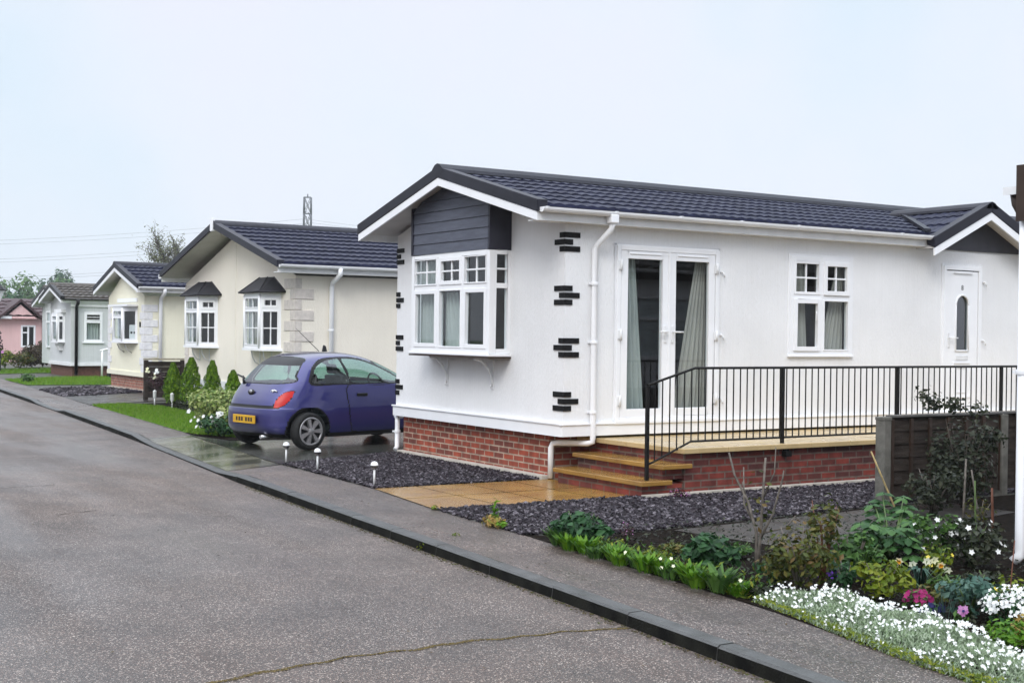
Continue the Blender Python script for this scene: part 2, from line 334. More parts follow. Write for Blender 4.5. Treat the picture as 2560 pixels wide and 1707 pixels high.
def curtain(F, u0, u1, z0, z1, d, label, mat, folds=7, amp=.025, pinch=None, group='curtains behind the windows'):
    """a folded hanging sheet; pinch=(side, z, width) ties it back to one side"""
    m = MB(); nu, nz = folds * 8, 18; vs = []
    for j in range(nz + 1):
        z = z0 + (z1 - z0) * j / nz
        a, b = u0, u1
        if pinch:
            side, top, bot = pinch; k = j / nz; w = bot + (top - bot) * k
            if side == 'l': b = a + w
            else: a = b - w
        for i in range(nu + 1):
            t = i / nu; vs.append(F(a + (b - a) * t, d + amp * math.sin(t * folds * 2 * PI + .4 * math.sin(t * 9)), z))
    fs = [(j * (nu + 1) + i, j * (nu + 1) + i + 1, (j + 1) * (nu + 1) + i + 1, (j + 1) * (nu + 1) + i) for j in range(nz) for i in range(nu)]
    m.add(vs, fs, True)
    return tag(m.build('curtain', mat, None, loc=F((u0 + u1) / 2, d, z0), recalc=False), label, 'curtain', group)
def tiles(mb, P, L0, L1, rows, wave, amp, step, per=6, notch=None):
    """corrugated tile courses; P(x, t, h): along the ridge, 0 eave - 1 ridge, height above the slope"""
    n = int((L1 - L0) / wave * per); X = [L0 + (L1 - L0) * i / n for i in range(n + 1)]
    prof = [amp * (.5 + .5 * math.cos(2 * PI * x / wave)) ** .7 for x in X]; nt = notch or (9e9, 9e9)
    for r in range(rows):
        t0, t1 = r / rows, min(1, (r + 1.0) / rows)
        jit = U(-.002, .002)
        o = len(mb.v)
        vs = []
        for i, x in enumerate(X): vs += [P(x, t0, -.012), P(x, t0 + .000, step + prof[i] + jit), P(x, t1, prof[i] * .9 + .001)]
        fs = []
        for i in range(n):
            if r == 0 and nt[0] < X[i] < nt[1]: continue
            a, b = 3 * i, 3 * (i + 1)
            fs += [(a, b, b + 1, a + 1), (a + 1, b + 1, b + 2, a + 2)]
        mb.add(vs, fs, False)
def gable_roof(root, x0, x1, xw, yc, half, ze, zr, rows, mat, wave=.15, white_barge=True, amp=.018, step=.03, barge='upvc', gut='upvc', trim='trim_dark', gutter=True, soffit='soffit', fascia='upvc_old', notch=None):
    """roof with its ridge along x; front verge at x0, front wall at xw; returns the roof part"""
    def P(s): return lambda x, t, h: Vector((x, yc + s * half * (1 - t), ze + (zr - ze) * t + h))
    m = MB()
    for s in (-1, 1): tiles(m, P(s), x0 + .10, x1, rows, wave if s < 0 else wave * 2, amp, step, 6 if s < 0 else 3, notch if s < 0 else None)
    roof = m.build('roof', mat, root, recalc=False)
    sl = MB()   # boarding under the tiles, seen from below as the soffit
    for s in (-1, 1):
        p = P(s)
        for a, b, t0 in ([(x0 + .03, x1, 0)] if not notch or s > 0 else [(x0 + .03, notch[0], 0), (notch[0], notch[1], 1.0 / rows), (notch[1], x1, 0)]):
            sl.hexa([p(a, t0, -.085), p(b, t0, -.085), p(b, 1, -.085), p(a, 1, -.085), p(a, t0, -.02), p(b, t0, -.02), p(b, 1, -.02), p(a, 1, -.02)])
    sl.build('soffit', mt[soffit], roof)
    v = MB()
    for s in (-1, 1):
        p = P(s); v.hexa([p(x0 - .01, -.01, -.075), p(x0 + .13, -.01, -.03), p(x0 + .13, 1, -.03), p(x0 - .01, 1, -.075), p(x0 - .01, -.01, .062), p(x0 + .13, -.01, .062), p(x0 + .13, 1, .062), p(x0 - .01, 1, .062)])
    v.build('verge', mt[trim], roof, bevel=.008)
    if white_barge:
        for s in (-1, 1):
            p = P(s); b = MB(); b.hexa([p(x0, 0, -.175), p(x0 + .028, 0, -.175), p(x0 + .028, 1, -.175), p(x0, 1, -.175), p(x0, 0, -.077), p(x0 + .028, 0, -.077), p(x0 + .028, 1, -.077), p(x0, 1, -.077)])
            b.build('barge_board', mt[barge], roof, bevel=.003)
    rg = MB(); n = max(1, int((x1 - x0) / .45))
    for k in range(n):
        a, b = x0 - .012 + (x1 - x0) * k / n, x0 - .012 + (x1 - x0) * (k + 1) / n
        sec = [(-.15, -.01), (-.125, .035), (-.06, .085), (0, .10), (.06, .085), (.125, .035), (.15, -.01)]
        rg.prism([(a, yc + u, zr + w) for u, w in sec], (b - a - .006 + .012, 0, 0), smooth=False)
    rg.build('ridge_tiles', mt[trim] if mat == mt['tile'] else mat, roof)
    ye = yc - half
    f = MB(); runs = [(x0 + .03, x1)] if not notch else [(x0 + .03, notch[0]), (notch[1], x1)]
    for a, b in runs: f.box(a, b, ye + .01, ye + .03, ze - .17, ze - .02); f.box(a, b, ye + .03, ye + .22, ze - .17, ze - .155)
    f.box(x0 + .03, x1, yc + half - .03, yc + half - .01, ze - .17, ze - .02)
    f.build('fascia', mt[fascia], roof)
    if gutter:
        g = MB(); r = .056; cx, cz = ye - .056, ze - .03
        sec = [(math.cos(a) * r, math.sin(a) * r) for a in [PI + PI * i / 8 for i in range(9)]] + [(math.cos(a) * (r - .006), math.sin(a) * (r - .006)) for a in [2 * PI - PI * i / 8 for i in range(9)]]
        for a, b in runs:
            g.prism([(a, cx + u, cz + w) for u, w in sec], (b - a, 0, 0)); g.prism([(b - .006, cx + math.cos(PI + PI * i / 8) * r, cz + math.sin(PI + PI * i / 8) * r) for i in range(9)], (.006, 0, 0))
        x = x0 + .06
        g.prism([(x0 + .026, cx + math.cos(PI + PI * i / 8) * r, cz + math.sin(PI + PI * i / 8) * r) for i in range(9)], (.006, 0, 0))
        while x < x1:
            if notch and notch[0] - .05 < x < notch[1]: x += .95; continue
            sc2 = [(math.cos(PI + PI * i / 8) * (r + .006), math.sin(PI + PI * i / 8) * (r + .006)) for i in range(9)]
            g.prism([(x, cx + u, cz + w + .006) for u, w in sc2], (.03, 0, 0)); x += .95
        g.build('gutter', mt[gut], root)
    return roof
def leaves(mb, n, c, rad, size, up=.3, shell=.55, flat=1.0, aspect=.55, keep=None):
    """n folded leaf blades through an ellipsoid's volume, thicker towards its skin"""
    c = Vector(c)
    for _ in range(n):
        while True:
            d = Vector((U(-1, 1), U(-1, 1), U(-1, 1)))
            if .01 < d.length < 1: break
        d.normalize(); k = rnd() ** shell
        p = c + Vector((d.x * rad[0], d.y * rad[1], d.z * rad[2])) * k
        if keep and not keep(p): continue
        one_leaf(mb, p, (d + Vector((U(-.8, .8), U(-.8, .8), U(-.5, .8) + up))).normalized(), size * U(.6, 1.25), aspect)
def one_leaf(mb, p, nrm, s, aspect=.55, direc=None):
    t = direc or Vector((U(-1, 1), U(-1, 1), U(-.6, .6)))
    t = t - nrm * t.dot(nrm)
    if t.length < .05: t = nrm.orthogonal()
    t.normalize(); b = nrm.cross(t); w = s * aspect * .5
    mb.add([p - t * s * .5, p - t * s * .05 + b * w + nrm * s * .07, p + t * s * .5, p - t * s * .05 - b * w + nrm * s * .07], [(0, 1, 2), (0, 2, 3)])
def flower(mb, p, nrm, r, n=5, cup=.2):
    nrm = nrm.normalized(); x = nrm.orthogonal().normalized(); y = nrm.cross(x); a0 = U(0, 6)
    vs = [p]
    for k in range(n * 2):
        a = a0 + k * PI / n; q = r * (1 if k % 2 == 0 else .62); vs.append(p + (x * math.cos(a) + y * math.sin(a)) * q + nrm * cup * q)
    mb.add(vs, [(0, 1 + k, 1 + (k + 1) % (2 * n)) for k in range(2 * n)])
def text_mesh(name, txt, size, mat, parent, mtx):
    cu = bpy.data.curves.new(name, 'FONT'); cu.body = txt; cu.size = size; cu.extrude = .002; cu.align_x = 'CENTER'
    tmp = bpy.data.objects.new(name, cu); C.objects.link(tmp)
    dg = bpy.context.evaluated_depsgraph_get(); me = bpy.data.meshes.new_from_object(tmp.evaluated_get(dg))
    bpy.data.objects.remove(tmp); me.materials.clear(); me.materials.append(mat)
    me.transform(mtx); me.transform(Matrix.Translation(-ORG[parent.name]))
    o = bpy.data.objects.new(name, me); C.objects.link(o); o.parent = parent
    return o
# ------------------------------------------------------------------ camera, sky, sun
cam = bpy.data.cameras.new('camera'); co = bpy.data.objects.new('camera', cam); C.objects.link(co); sc.camera = co
yaw, pitch, roll = math.radians(57.474), math.radians(-.394), math.radians(.7116)
fw = Vector((math.cos(pitch) * math.cos(yaw), math.cos(pitch) * math.sin(yaw), math.sin(pitch)))
r0 = Vector((math.sin(yaw), -math.cos(yaw), 0)); u0 = r0.cross(fw)
rr = r0 * math.cos(roll) + u0 * math.sin(roll); uu = u0 * math.cos(roll) - r0 * math.sin(roll)
co.matrix_world = Matrix(((rr.x, uu.x, -fw.x, -8.514), (rr.y, uu.y, -fw.y, -12.528), (rr.z, uu.z, -fw.z, 1.70), (0, 0, 0, 1)))
cam.sensor_width = 36; cam.lens = 36 * 3260 / 2560; cam.clip_end = 3000; cam.clip_start = .1

SUN_EL, SUN_AZ = 40, 222   # azimuth of the sun measured from +x towards +y
w = bpy.data.worlds.new('World'); sc.world = w; w.use_nodes = True
N, L = w.node_tree.nodes, w.node_tree.links
bg = N['Background']; bg.inputs['Strength'].default_value = .1
sky = N.new('ShaderNodeTexSky'); sky.sky_type = 'NISHITA'; sky.sun_disc = False
sky.sun_elevation = math.radians(SUN_EL); sky.sun_rotation = math.radians(90 - SUN_AZ); sky.dust_density = 3
tc = N.new('ShaderNodeTexCoord'); sp = N.new('ShaderNodeSeparateXYZ'); L.new(tc.outputs['Generated'], sp.inputs[0])
# overcast: the cloud sheet is brighter overhead than at the horizon (CIE overcast), with soft broad unevenness
lum = N.new('ShaderNodeMapRange'); lum.inputs[1].default_value = .30; lum.inputs[2].default_value = 1; lum.inputs[3].default_value = 1.0; lum.inputs[4].default_value = 3.4
L.new(sp.outputs[2], lum.inputs[0])
nz = N.new('ShaderNodeTexNoise'); nz.inputs['Scale'].default_value = 2.2; nz.inputs['Detail'].default_value = 5; L.new(tc.outputs['Generated'], nz.inputs['Vector'])
cr = ramp(N, [(.36, (5.7, 6.7, 7.6)), (.5, (6.5, 6.95, 7.7)), (.64, (6.75, 6.9, 7.85))]); L.new(nz.outputs['Fac'], cr.inputs[0])
vm = N.new('ShaderNodeVectorMath'); vm.operation = 'SCALE'; L.new(cr.outputs[0], vm.inputs[0]); L.new(lum.outputs[0], vm.inputs['Scale'])
mx = N.new('ShaderNodeMix'); mx.data_type = 'RGBA'; mx.inputs[0].default_value = .93
L.new(sky.outputs[0], mx.inputs[6]); L.new(vm.outputs[0], mx.inputs[7]); L.new(mx.outputs[2], bg.inputs['Color'])
sun = bpy.data.lights.new('sun', 'SUN'); so = bpy.data.objects.new('sun', sun); C.objects.link(so)
sun.energy = 1.15; sun.angle = math.radians(22); sun.color = (1, .97, .92)
sd = Vector((math.cos(math.radians(SUN_EL)) * math.cos(math.radians(SUN_AZ)), math.cos(math.radians(SUN_EL)) * math.sin(math.radians(SUN_AZ)), math.sin(math.radians(SUN_EL))))
so.rotation_euler = sd.to_track_quat('Z', 'Y').to_euler()
sc.view_settings.view_transform = 'Standard'; sc.view_settings.look = 'None'; sc.view_settings.exposure = .42; sc.view_settings.gamma = 1
sc.cycles.use_denoising = True; sc.cycles.max_bounces = 8; sc.cycles.transparent_max_bounces = 12; sc.cycles.volume_bounces = 0; sc.cycles.caustics_reflective = False; sc.cycles.caustics_refractive = False

# ------------------------------------------------------------------ ground, road, kerb, pavement
def interp(tab):
    def f(y):
        if y <= tab[0][0]: return tab[0][1]
        for (a, p), (b, q) in zip(tab, tab[1:]):
            if y <= b: return p + (q - p) * (y - a) / (b - a)
        return tab[-1][1]
    return f
kx = interp([(-40, -6.3), (-20, -4.8), (-12, -4.12), (-8, -3.79), (-6, -3.61), (-4.5, -3.50), (-2, -3.33), (2, -3.035), (8, -2.445), (15, -1.89), (25, -1.18), (40, -.05), (70, 2.2), (110, 5)])
bx = interp([(-40, -5.5), (-20, -4.0), (-12, -3.38), (-8.4, -3.11), (-7.5, -2.98), (-6.5, -2.80), (-5.4, -2.71), (-3.8, -2.56), (-1.6, -2.43), (.1, -2.21), (2.9, -2.11), (8, -1.58), (16.5, -.93), (25, -.28), (40, .82), (70, 3.0), (110, 5.8)])
kt = interp([(1.9, 0), (2.8, -.052), (7.2, -.052), (8.1, 0), (14.9, 0), (15.8, -.052), (18.2, -.052), (19.1, 0), (31, 0), (32, -.052), (35, -.052), (36, 0)])
def yrange(a, b, s):
    n = int((b - a) / s); return [a + (b - a) * i / n for i in range(n + 1)]
g = sheet([(-150, -110), (150, -110), (150, 290), (-150, 290)], -.30); struct('field', g, mt['field'])
m = MB(); Y = yrange(-40, 110, 2.5)
m.add([(kx(y) + .05, y, -.082) for y in Y] + [(-45, y, -.082) for y in Y], [(i, i + 1, len(Y) + i + 1, len(Y) + i) for i in range(len(Y) - 1)]); struct('road', m, mt['road'])
m = MB(); Y = yrange(-40, 110, .45)
m.add([p for y in Y for p in ((kx(y) + .124, y, kt(y) - .001), (bx(y), y, 0 if kt(y) == 0 else kt(y) * .12), (kx(y) + .124, y, -.14))], [f for i in range(len(Y) - 1) for f in ((3 * i, 3 * i + 3, 3 * i + 4, 3 * i + 1),)])
struct('pavement', m, mt['pave'])
m = MB(); y = -30.0
while y < 60:
    a, b = y + .004, y + .911
    pa, pb = [], []
    for yy, out in ((a, pa), (b, pb)):
        t = kt(yy) + U(-.003, .003)
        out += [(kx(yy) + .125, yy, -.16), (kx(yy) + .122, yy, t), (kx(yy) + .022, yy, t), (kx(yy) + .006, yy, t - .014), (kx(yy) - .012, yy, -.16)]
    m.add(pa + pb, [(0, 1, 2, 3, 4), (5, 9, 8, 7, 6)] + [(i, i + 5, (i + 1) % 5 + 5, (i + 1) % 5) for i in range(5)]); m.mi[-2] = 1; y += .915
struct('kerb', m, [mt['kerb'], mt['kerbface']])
Y = yrange(-40, 110, 3)
struct('plot_ground', sheet([(bx(y) - .02, y) for y in Y] + [(75, 110), (75, -40)], -.012), mt['plot'])
apr = M('wet_concrete_apron', (.15, .145, .105), (.070, .070, .052), scale=1.6, rough=.30, rough2=.05, spec=.6, detail=8, bump=.15, bscale=25)
Y = yrange(2.9, 7.7, .3)
m = MB(); m.add([p for y in Y for p in ((kx(y) + .126, y, kt(y) + .004), (bx(y) + .02, y, kt(y) * .12 + .005))], [(2 * i, 2 * i + 2, 2 * i + 3, 2 * i + 1) for i in range(len(Y) - 1)]); struct('driveway_crossing', m, apr)
struct('driveway', sheet([(bx(3.0) - .02, 2.93), (0, 3.72), (14, 3.9), (14, 9.7), (1.1, 9.7), (.9, 7.0), (-1.0, 6.6), (bx(7.6) - .02, 7.8)], .003), mt['drive'])
struct('neighbour_driveway', sheet([(bx(16.5), 16.5), (bx(20.1), 20.1), (1.75, 21.5), (9, 21.5), (9, 17.6), (1.0, 17.6)], .003), mt['paving_grey'])
struct('far_driveway', sheet([(bx(24), 24.0), (bx(26.6), 26.6), (2.0, 26.3), (9, 26.3), (9, 25.2), (1.6, 24.95)], .003), mt['paving_grey'])
struct('sandstone_path', sheet([(bx(.05), .05), (0.0, -.02), (.02, -1.74), (bx(-1.64), -1.64)], .008), mt['sand'])
m = MB()
for k in range(1, 4): x = -2.32 + k * .6; m.box(x - .004, x + .004, -1.69, .02, .0082, .0092)
m.box(-2.35, 0, -.855, -.847, .0083, .0093); struct('path_joints', m, mt['soil'])
struct('flower_bed', sheet([(bx(-3.4), -3.4), (-1.8, -3.72), (1.7, -3.5), (4.2, -3.5), (4.2, -6.25), (0, -6.3), (-.6, -8.6), (bx(-9.5), -9.5)] + [(bx(y), y) for y in (-8.4, -7.5, -6.5, -5.4, -4.4)], .004), mt['soil'])
struct('garden_paving', sheet([(-1.25, -3.78), (2.5, -3.56), (2.5, -4.45), (-1.0, -5.15)], .009), mt['paving_grey'])
struct('lawn', sheet([(bx(16.4), 16.4), (bx(7.9), 7.9), (-1.15, 6.7), (.2, 6.8), (.25, 15.4), (-.2, 16.6)], .006), mt['lawn'])
struct('border_soil', sheet([(.25, 6.8), (1.0, 6.8), (1.0, 16.8), (-.2, 16.6), (.25, 15.4)], .005), mt['soil'])
struct('shrub_bed', sheet([(bx(8.0), 8.2), (-1.62, 7.6), (-1.45, 6.5), (-.5, 6.3), (-.5, 8.4)], .010), mt['soil'])
struct('side_lawn', sheet([(bx(27) + .1, 26.9), (3.2, 26.4), (6, 26.4), (6, 32.6), (2.2, 32.6), (bx(31), 31.0)], .006), mt['lawn'])
struct('far_lawn', sheet([(bx(36.2), 36.2), (2.5, 37.0), (8, 37), (8, 44), (bx(41), 41.0)], .006), mt['lawn'])
def blades(name, poly, n, h, label):
    m = MB(); xs = [p[0] for p in poly]; ys = [p[1] for p in poly]
    def inside(x, y):
        c = False
        for (x1, y1), (x2, y2) in zip(poly, poly[1:] + poly[:1]):
            if (y1 > y) != (y2 > y) and x < (x2 - x1) * (y - y1) / (y2 - y1) + x1: c = not c
        return c
    k = 0
    while k < n:
        x, y = U(min(xs), max(xs)), U(min(ys), max(ys))
        if not inside(x, y): continue
        a = U(0, 6.3); dx, dy = math.cos(a) * .008, math.sin(a) * .008; hh = h * U(.6, 1.3)
        m.add([(x - dx, y - dy, .004), (x + dx, y + dy, .004), (x + U(-.03, .03), y + U(-.03, .03), .004 + hh)], [(0, 1, 2)]); k += 1
    return tag(m.build(name, mt['grass'], None, recalc=False), label, 'grass', kind='stuff')
blades('grass', [(bx(16.4) + .02, 16.4), (bx(7.9) + .02, 7.9), (-1.15, 6.8), (.2, 6.9), (.25, 15.4), (-.2, 16.5)], 26000, .045, 'short green grass of the lawn in front of the cream home')
blades('grass', [(bx(27) + .1, 26.9), (3.2, 26.4), (6, 26.4), (6, 32.6), (2.2, 32.6), (bx(31), 31.0)], 14000, .07, 'strip of green grass beside the grey home')
blades('grass', [(bx(36.2), 36.2), (2.5, 37.0), (8, 37), (8, 44), (bx(41), 41.0)], 9000, .08, 'far strip of green grass beyond the grey home')
def chips(poly, n, s, label, z=.006):
    m = MB(); xs = [p[0] for p in poly]; ys = [p[1] for p in poly]
    def inside(x, y):
        c = False
        for (x1, y1), (x2, y2) in zip(poly, poly[1:] + poly[:1]):
            if (y1 > y) != (y2 > y) and x < (x2 - x1) * (y - y1) / (y2 - y1) + x1: c = not c
        return c
    k = 0
    while k < n:
        x, y = U(min(xs), max(xs)), U(min(ys), max(ys))
        if not inside(x, y): continue
        k += 1; q = s * U(.5, 1.4); a = U(0, 6.3); nrm = Vector((U(-.7, .7), U(-.7, .7), 1)).normalized(); X = Vector((math.cos(a), math.sin(a), 0)); X = (X - nrm * X.dot(nrm)).normalized(); Yv = nrm.cross(X)
        c = Vector((x, y, z + U(0, .018))); th = nrm * q * .14
        ring = [X * q * .5 * U(.8, 1.1) + Yv * q * .1 * U(-1, 1), X * q * .1 + Yv * q * .36 * U(.6, 1.1), -X * q * .5 * U(.7, 1.1) + Yv * q * .12, -X * q * .1 - Yv * q * .34 * U(.6, 1.1)]
        m.add([c + p + th for p in ring] + [c + p * 1.1 - th for p in ring], [(0, 1, 2, 3), (0, 4, 5, 1), (1, 5, 6, 2), (2, 6, 7, 3), (3, 7, 4, 0)])
    return tag(m.build('slate_chippings', mt['slate'], None, recalc=False), label, 'gravel', kind='stuff')
chips([(bx(2.93) + .02, 2.9), (bx(.1) + .02, .09), (-.1, .02), (-.10, 3.66)], 15000, .040, 'purple grey slate chippings between the pavement and the brick base')
chips([(bx(-1.66), -1.70), (-.05, -1.78), (-.05, -2.0), (6.8, -2.0), (6.8, -3.34), (1.7, -3.40), (.8, -3.55), (-1.8, -3.70), (bx(-3.4), -3.38)], 24000, .042, 'purple grey slate chippings below the railed terrace')
chips([(bx(20.2), 20.2), (bx(23.8), 23.8), (1.5, 24.9), (1.74, 21.6)], 1500, .14, 'purple slate chippings in front of the primrose yellow home')
# a mossy crack across the road and leaf-litter along the kerb
m = MB(); tab = [(-6.75, -6.25), (-6.19, -6.22), (-5.8, -6.11), (-5.12, -6.08), (-4.35, -6.12), (-3.75, -6.24)]; f = interp(tab); x = -6.75
while x < -3.66:
    for _ in range(7):
        yy = f(x) + .018 * math.sin(x * 9) + .012 * math.sin(x * 23 + 1) + U(-.012, .012) * (1 + .5 * math.sin(x * 5)); q = U(.004, .011)
        m.add([(x + U(-.02, .02), yy, -.081), (x + q, yy + U(-q, q), -.077), (x + U(-q, q), yy + q, -.076)], [(0, 1, 2)])
    x += .012
tag(m.build('crack_moss', leaf_mat('crack_moss', [(.12, .095, .035), (.16, .12, .05), (.07, .055, .03)], rough=.9), None, recalc=False), 'yellow green moss growing in the crack across the road', 'moss', kind='stuff')
m = MB()
for _ in range(900):
    y = U(-8.2, 1.5); x = kx(y) - .02 - abs(random.gauss(0, .03)); q = U(.006, .016)
    m.add([(x, y, -.081), (x + q, y + U(-q, q), -.076), (x + U(-q, q), y + q, -.074)], [(0, 1, 2)])
tag(m.build('kerb_litter', leaf_mat('kerb_litter', [(.05, .045, .02), (.10, .08, .04), (.03, .025, .018), (.08, .10, .02)], rough=.9), None, recalc=False), 'bits of moss and leaf litter lying along the foot of the kerb', 'litter', kind='stuff')

m = MB()
for pts in (((-5.6, 8.1), (-4.4, 8.33), (-3.4, 8.38), (-2.47, 8.33)), ((-6.3, 2.2), (-5.5, 2.55), (-4.9, 2.6)), ((-7.4, 5.2), (-6.2, 5.5), (-5.1, 5.9), (-4.2, 5.85)), ((-8.2, 13.5), (-6, 14.2), (-4, 14.3), (-2.2, 14.6)), ((-5.5, .2), (-5.05, .35))):
    P = []
    for (a, b), (c, d) in zip(pts, pts[1:]):
        for i in range(14):
            t = i / 14; P.append((a + (c - a) * t, b + (d - b) * t + U(-.022, .022), U(.003, .009)))
    for p, q in zip(P, P[1:]): m.quad((p[0], p[1] - p[2], -.078), (q[0], q[1] - q[2], -.078), (q[0], q[1] + q[2], -.078), (p[0], p[1] + p[2], -.078))
tag(m.build('road_cracks', mt['soil'], None, recalc=False), 'thin dark cracks running across the road surface', 'cracks', kind='stuff')
m = MB()
for _ in range(260):
    x, y = U(-8, -3.7), U(-8, 6); q = U(.008, .03); a = U(0, 6)
    if x > kx(y) - .06: continue
    one_leaf(m, Vector((x, y, -.075)), Vector((U(-.3, .3), U(-.3, .3), 1)).normalized(), q, .5)
for _ in range(240):
    y = U(-8, 5); x = U(kx(y) + .14, bx(y) - .03); one_leaf(m, Vector((x, y, .004)), Vector((U(-.3, .3), U(-.3, .3), 1)).normalized(), U(.008, .028), .5)
tag(m.build('fallen_leaves', leaf_mat('fallen_leaf', [(.05, .035, .02), (.10, .07, .03), (.025, .02, .015), (.16, .13, .07)], rough=.8), None, recalc=False), 'small fallen leaves and grit scattered over the road and the pavement', 'leaves', kind='stuff')
# ------------------------------------------------------------------ the white home
H = thing('park_home', (-.08, -.4, 0), 'long white park home with red brick base, french doors and grey gable panel', 'home')
WX, WY0, WY1, XE = -.08, -.40, 3.69, 13.2
FF, SF = FX(WX), FY(WY0)
ZB, ZT = .526, 3.02
b = MB()
wall_grid(b, FF, WY0, WY1, ZB, ZT, [(.80, 2.68, 1.46, 2.69)])
b.quad(FF(WY0, 0, ZT), FF(WY1, 0, ZT), FF(1.645 + .1, 0, 3.6), FF(1.645 - .1, 0, 3.6))
doors = [(.64, 2.20, .672, 2.73), (3.41, 4.52, 1.455, 2.72), (6.34, 7.14, .672, 2.71)]
wall_grid(b, SF, WX, XE, ZB, ZT, doors)
b.quad((WX, WY1, ZB), (XE, WY1, ZB), (XE, WY1, ZT), (WX, WY1, ZT)); b.quad((XE, WY0, ZB), (XE, WY1, ZB), (XE, WY1, ZT), (XE, WY0, ZT))
b.build('wall', mt['stucco'], H, recalc=False)
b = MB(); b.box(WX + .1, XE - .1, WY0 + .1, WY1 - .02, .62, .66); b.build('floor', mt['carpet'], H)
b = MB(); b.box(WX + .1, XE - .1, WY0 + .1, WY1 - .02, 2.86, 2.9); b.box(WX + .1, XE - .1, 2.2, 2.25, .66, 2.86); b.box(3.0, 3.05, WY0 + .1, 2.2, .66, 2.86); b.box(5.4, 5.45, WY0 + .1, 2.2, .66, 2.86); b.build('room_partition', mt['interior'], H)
b = MB(); b.box(WX - .035, XE, WY0 - .035, WY0, ZB, .655); b.box(WX - .035, WX, WY0, WY1 + .03, ZB, .655)
b.box(WX - .05, XE, WY0 - .05, WY0, .655, .674); b.box(WX - .05, WX, WY0, WY1 + .045, .655, .674)
b.box(WX, XE, WY0, WY1, ZB - .001, ZB + .02)
b.build('skirt_board', mt['upvc'], H, bevel=.004)
b = MB(); b.box(0, XE - .2, 0, 3.605, -.05, .515); b.build('brick_base', mt['brick'], H)
b = MB(); b.box(-.095, -.001, -.0, 3.62, -.02, .05); b.build('footing', mt['concrete'], H, bevel=.006)
roof = gable_roof(H, -.6, XE + .3, WX, 1.645, 2.235, 3.11, 3.685, 7, mt['tile'], wave=.15, amp=.014, step=.020, notch=(5.80, 8.15))
# cladding panel over the bay, up under the verge
BX, BY0, BY1 = -.385, .735, 2.70
b = MB()
zr = lambda y: 3.11 + .575 * (1 - abs(y - 1.645) / 2.235) - .10
z = 2.69
while z < 3.7:   # shiplap boards
    z2 = z + .135
    ya = [BY0, BY1]
    lo = z + .004
    def clipy(zz):   # where the soffit cuts the panel at that height
        if zz <= zr(BY0): return BY0, BY1
        k = (zz + .10 - 3.11) / .575; dy = 2.235 * (1 - k); return 1.645 - dy, 1.645 + dy
    a0, a1 = clipy(lo); c0, c1 = clipy(min(z2, 3.575))
    if a1 - a0 < .2: break
    zz2 = min(z2, 3.575)
    b.hexa([(BX, a0, lo), (BX + .03, a0, lo), (BX + .03, a1, lo), (BX, a1, lo), (BX + .012, c0, zz2), (BX + .03, c0, zz2), (BX + .03, c1, zz2), (BX + .012, c1, zz2)])
    z = z2
b.build('gable_cladding', mt['clad'], H)
b = MB()
for y in (BY0, BY1 - .02): b.hexa([(BX + .03, y, 2.69), (WX, y, 2.69), (WX, y + .02, 2.69), (BX + .03, y + .02, 2.69), (BX + .03, y, zr(y)), (WX, y, zr(y)), (WX, y + .02, zr(y)), (BX + .03, y + .02, zr(y))])
for y in (BY0 - .006, BY1 - .034): b.box(BX - .012, BX + .03, y, y + .04, 2.69, zr(y) - .01)
b.box(BX + .03, WX, BY0 + .02, BY1 - .02, 2.692, 2.71)
b.build('cladding_return', M('dark_cladding', (.03, .03, .045), (.022, .022, .034), scale=5, rough=.5), H)
# bay window
def part_window(root, name, build): 
    mb = MB(); panes = []; build(mb, panes); o = mb.build(name, mt['upvc'], root, bevel=.004); put_panes(panes, o); return o
BF = FX(BX)
def bay(mb, P):
    z0, z1 = 1.44, 2.685
    mb.box(BX, BX + .07, BY0, BY0 + .07, z0, z1); mb.box(BX, BX + .07, BY1 - .07, BY1, z0, z1)
    mb.fbox(BF, BY0 + .07, BY1 - .07, z0, z0 + .06, -.07, 0); mb.fbox(BF, BY0 + .07, BY1 - .07, z1 - .05, z1, -.07, 0)
    u = [BY0 + .07, 1.37, 1.99, BY1 - .07]; zm = 2.26
    for a in u[1:3]: mb.fbox(BF, a - .03, a + .03, z0 + .06, z1 - .05, -.07, -.002)
    for i in range(3):
        a, c = u[i] + (.03 if i else 0), u[i + 1] - (.03 if i < 2 else 0)
        mb.fbox(BF, a, c, zm - .03, zm + .03, -.07, -.003)
        light_(mb, P, BF, a, c, zm + .03, z1 - .05, sash=.05 if i == 1 else .018, bars=(1, 1), d=-.02)
        light_(mb, P, BF, a, c, z0 + .06, zm - .03, sash=.05 if i != 1 else .018, d=-.02)
    S = FY(BY0)   # the short returns
    for F, s in ((FY(BY0), 1), (FY(BY1), -1)):
        f2 = F if s > 0 else (lambda u, d, z: Vector((u, BY1 + d, z)))
        a, c = BX + .07, WX - .0
        mb.fbox(f2, a, a + .03, z0, z1, -.06, -.003); mb.fbox(f2, c - .05, c, z0, z1, -.06, -.003)
        mb.fbox(f2, a + .03, c - .05, z0, z0 + .06, -.06, -.003); mb.fbox(f2, a + .03, c - .05, z1 - .05, z1, -.06, -.003); mb.fbox(f2, a + .03, c - .05, zm - .03, zm + .03, -.06, -.003)
        light_(mb, P, f2, a + .03, c - .05, zm + .03, z1 - .05, bars=(0, 1), d=-.02)
        light_(mb, P, f2, a + .03, c - .05, z0 + .06, zm - .03, d=-.02)
bw = part_window(H, 'bay_window', bay)
b = MB(); b.box(BX - .025, WX, BY0 - .025, BY1 + .025, 1.408, 1.438); b.build('sill', mt['upvc'], bw, bevel=.008)
b = MB(); b.box(BX - .02, WX, BY0 - .02, BY1 + .02, 1.385, 1.404); b.build('sill_underside', mt['trim_brown'], bw)
bx2 = MB()
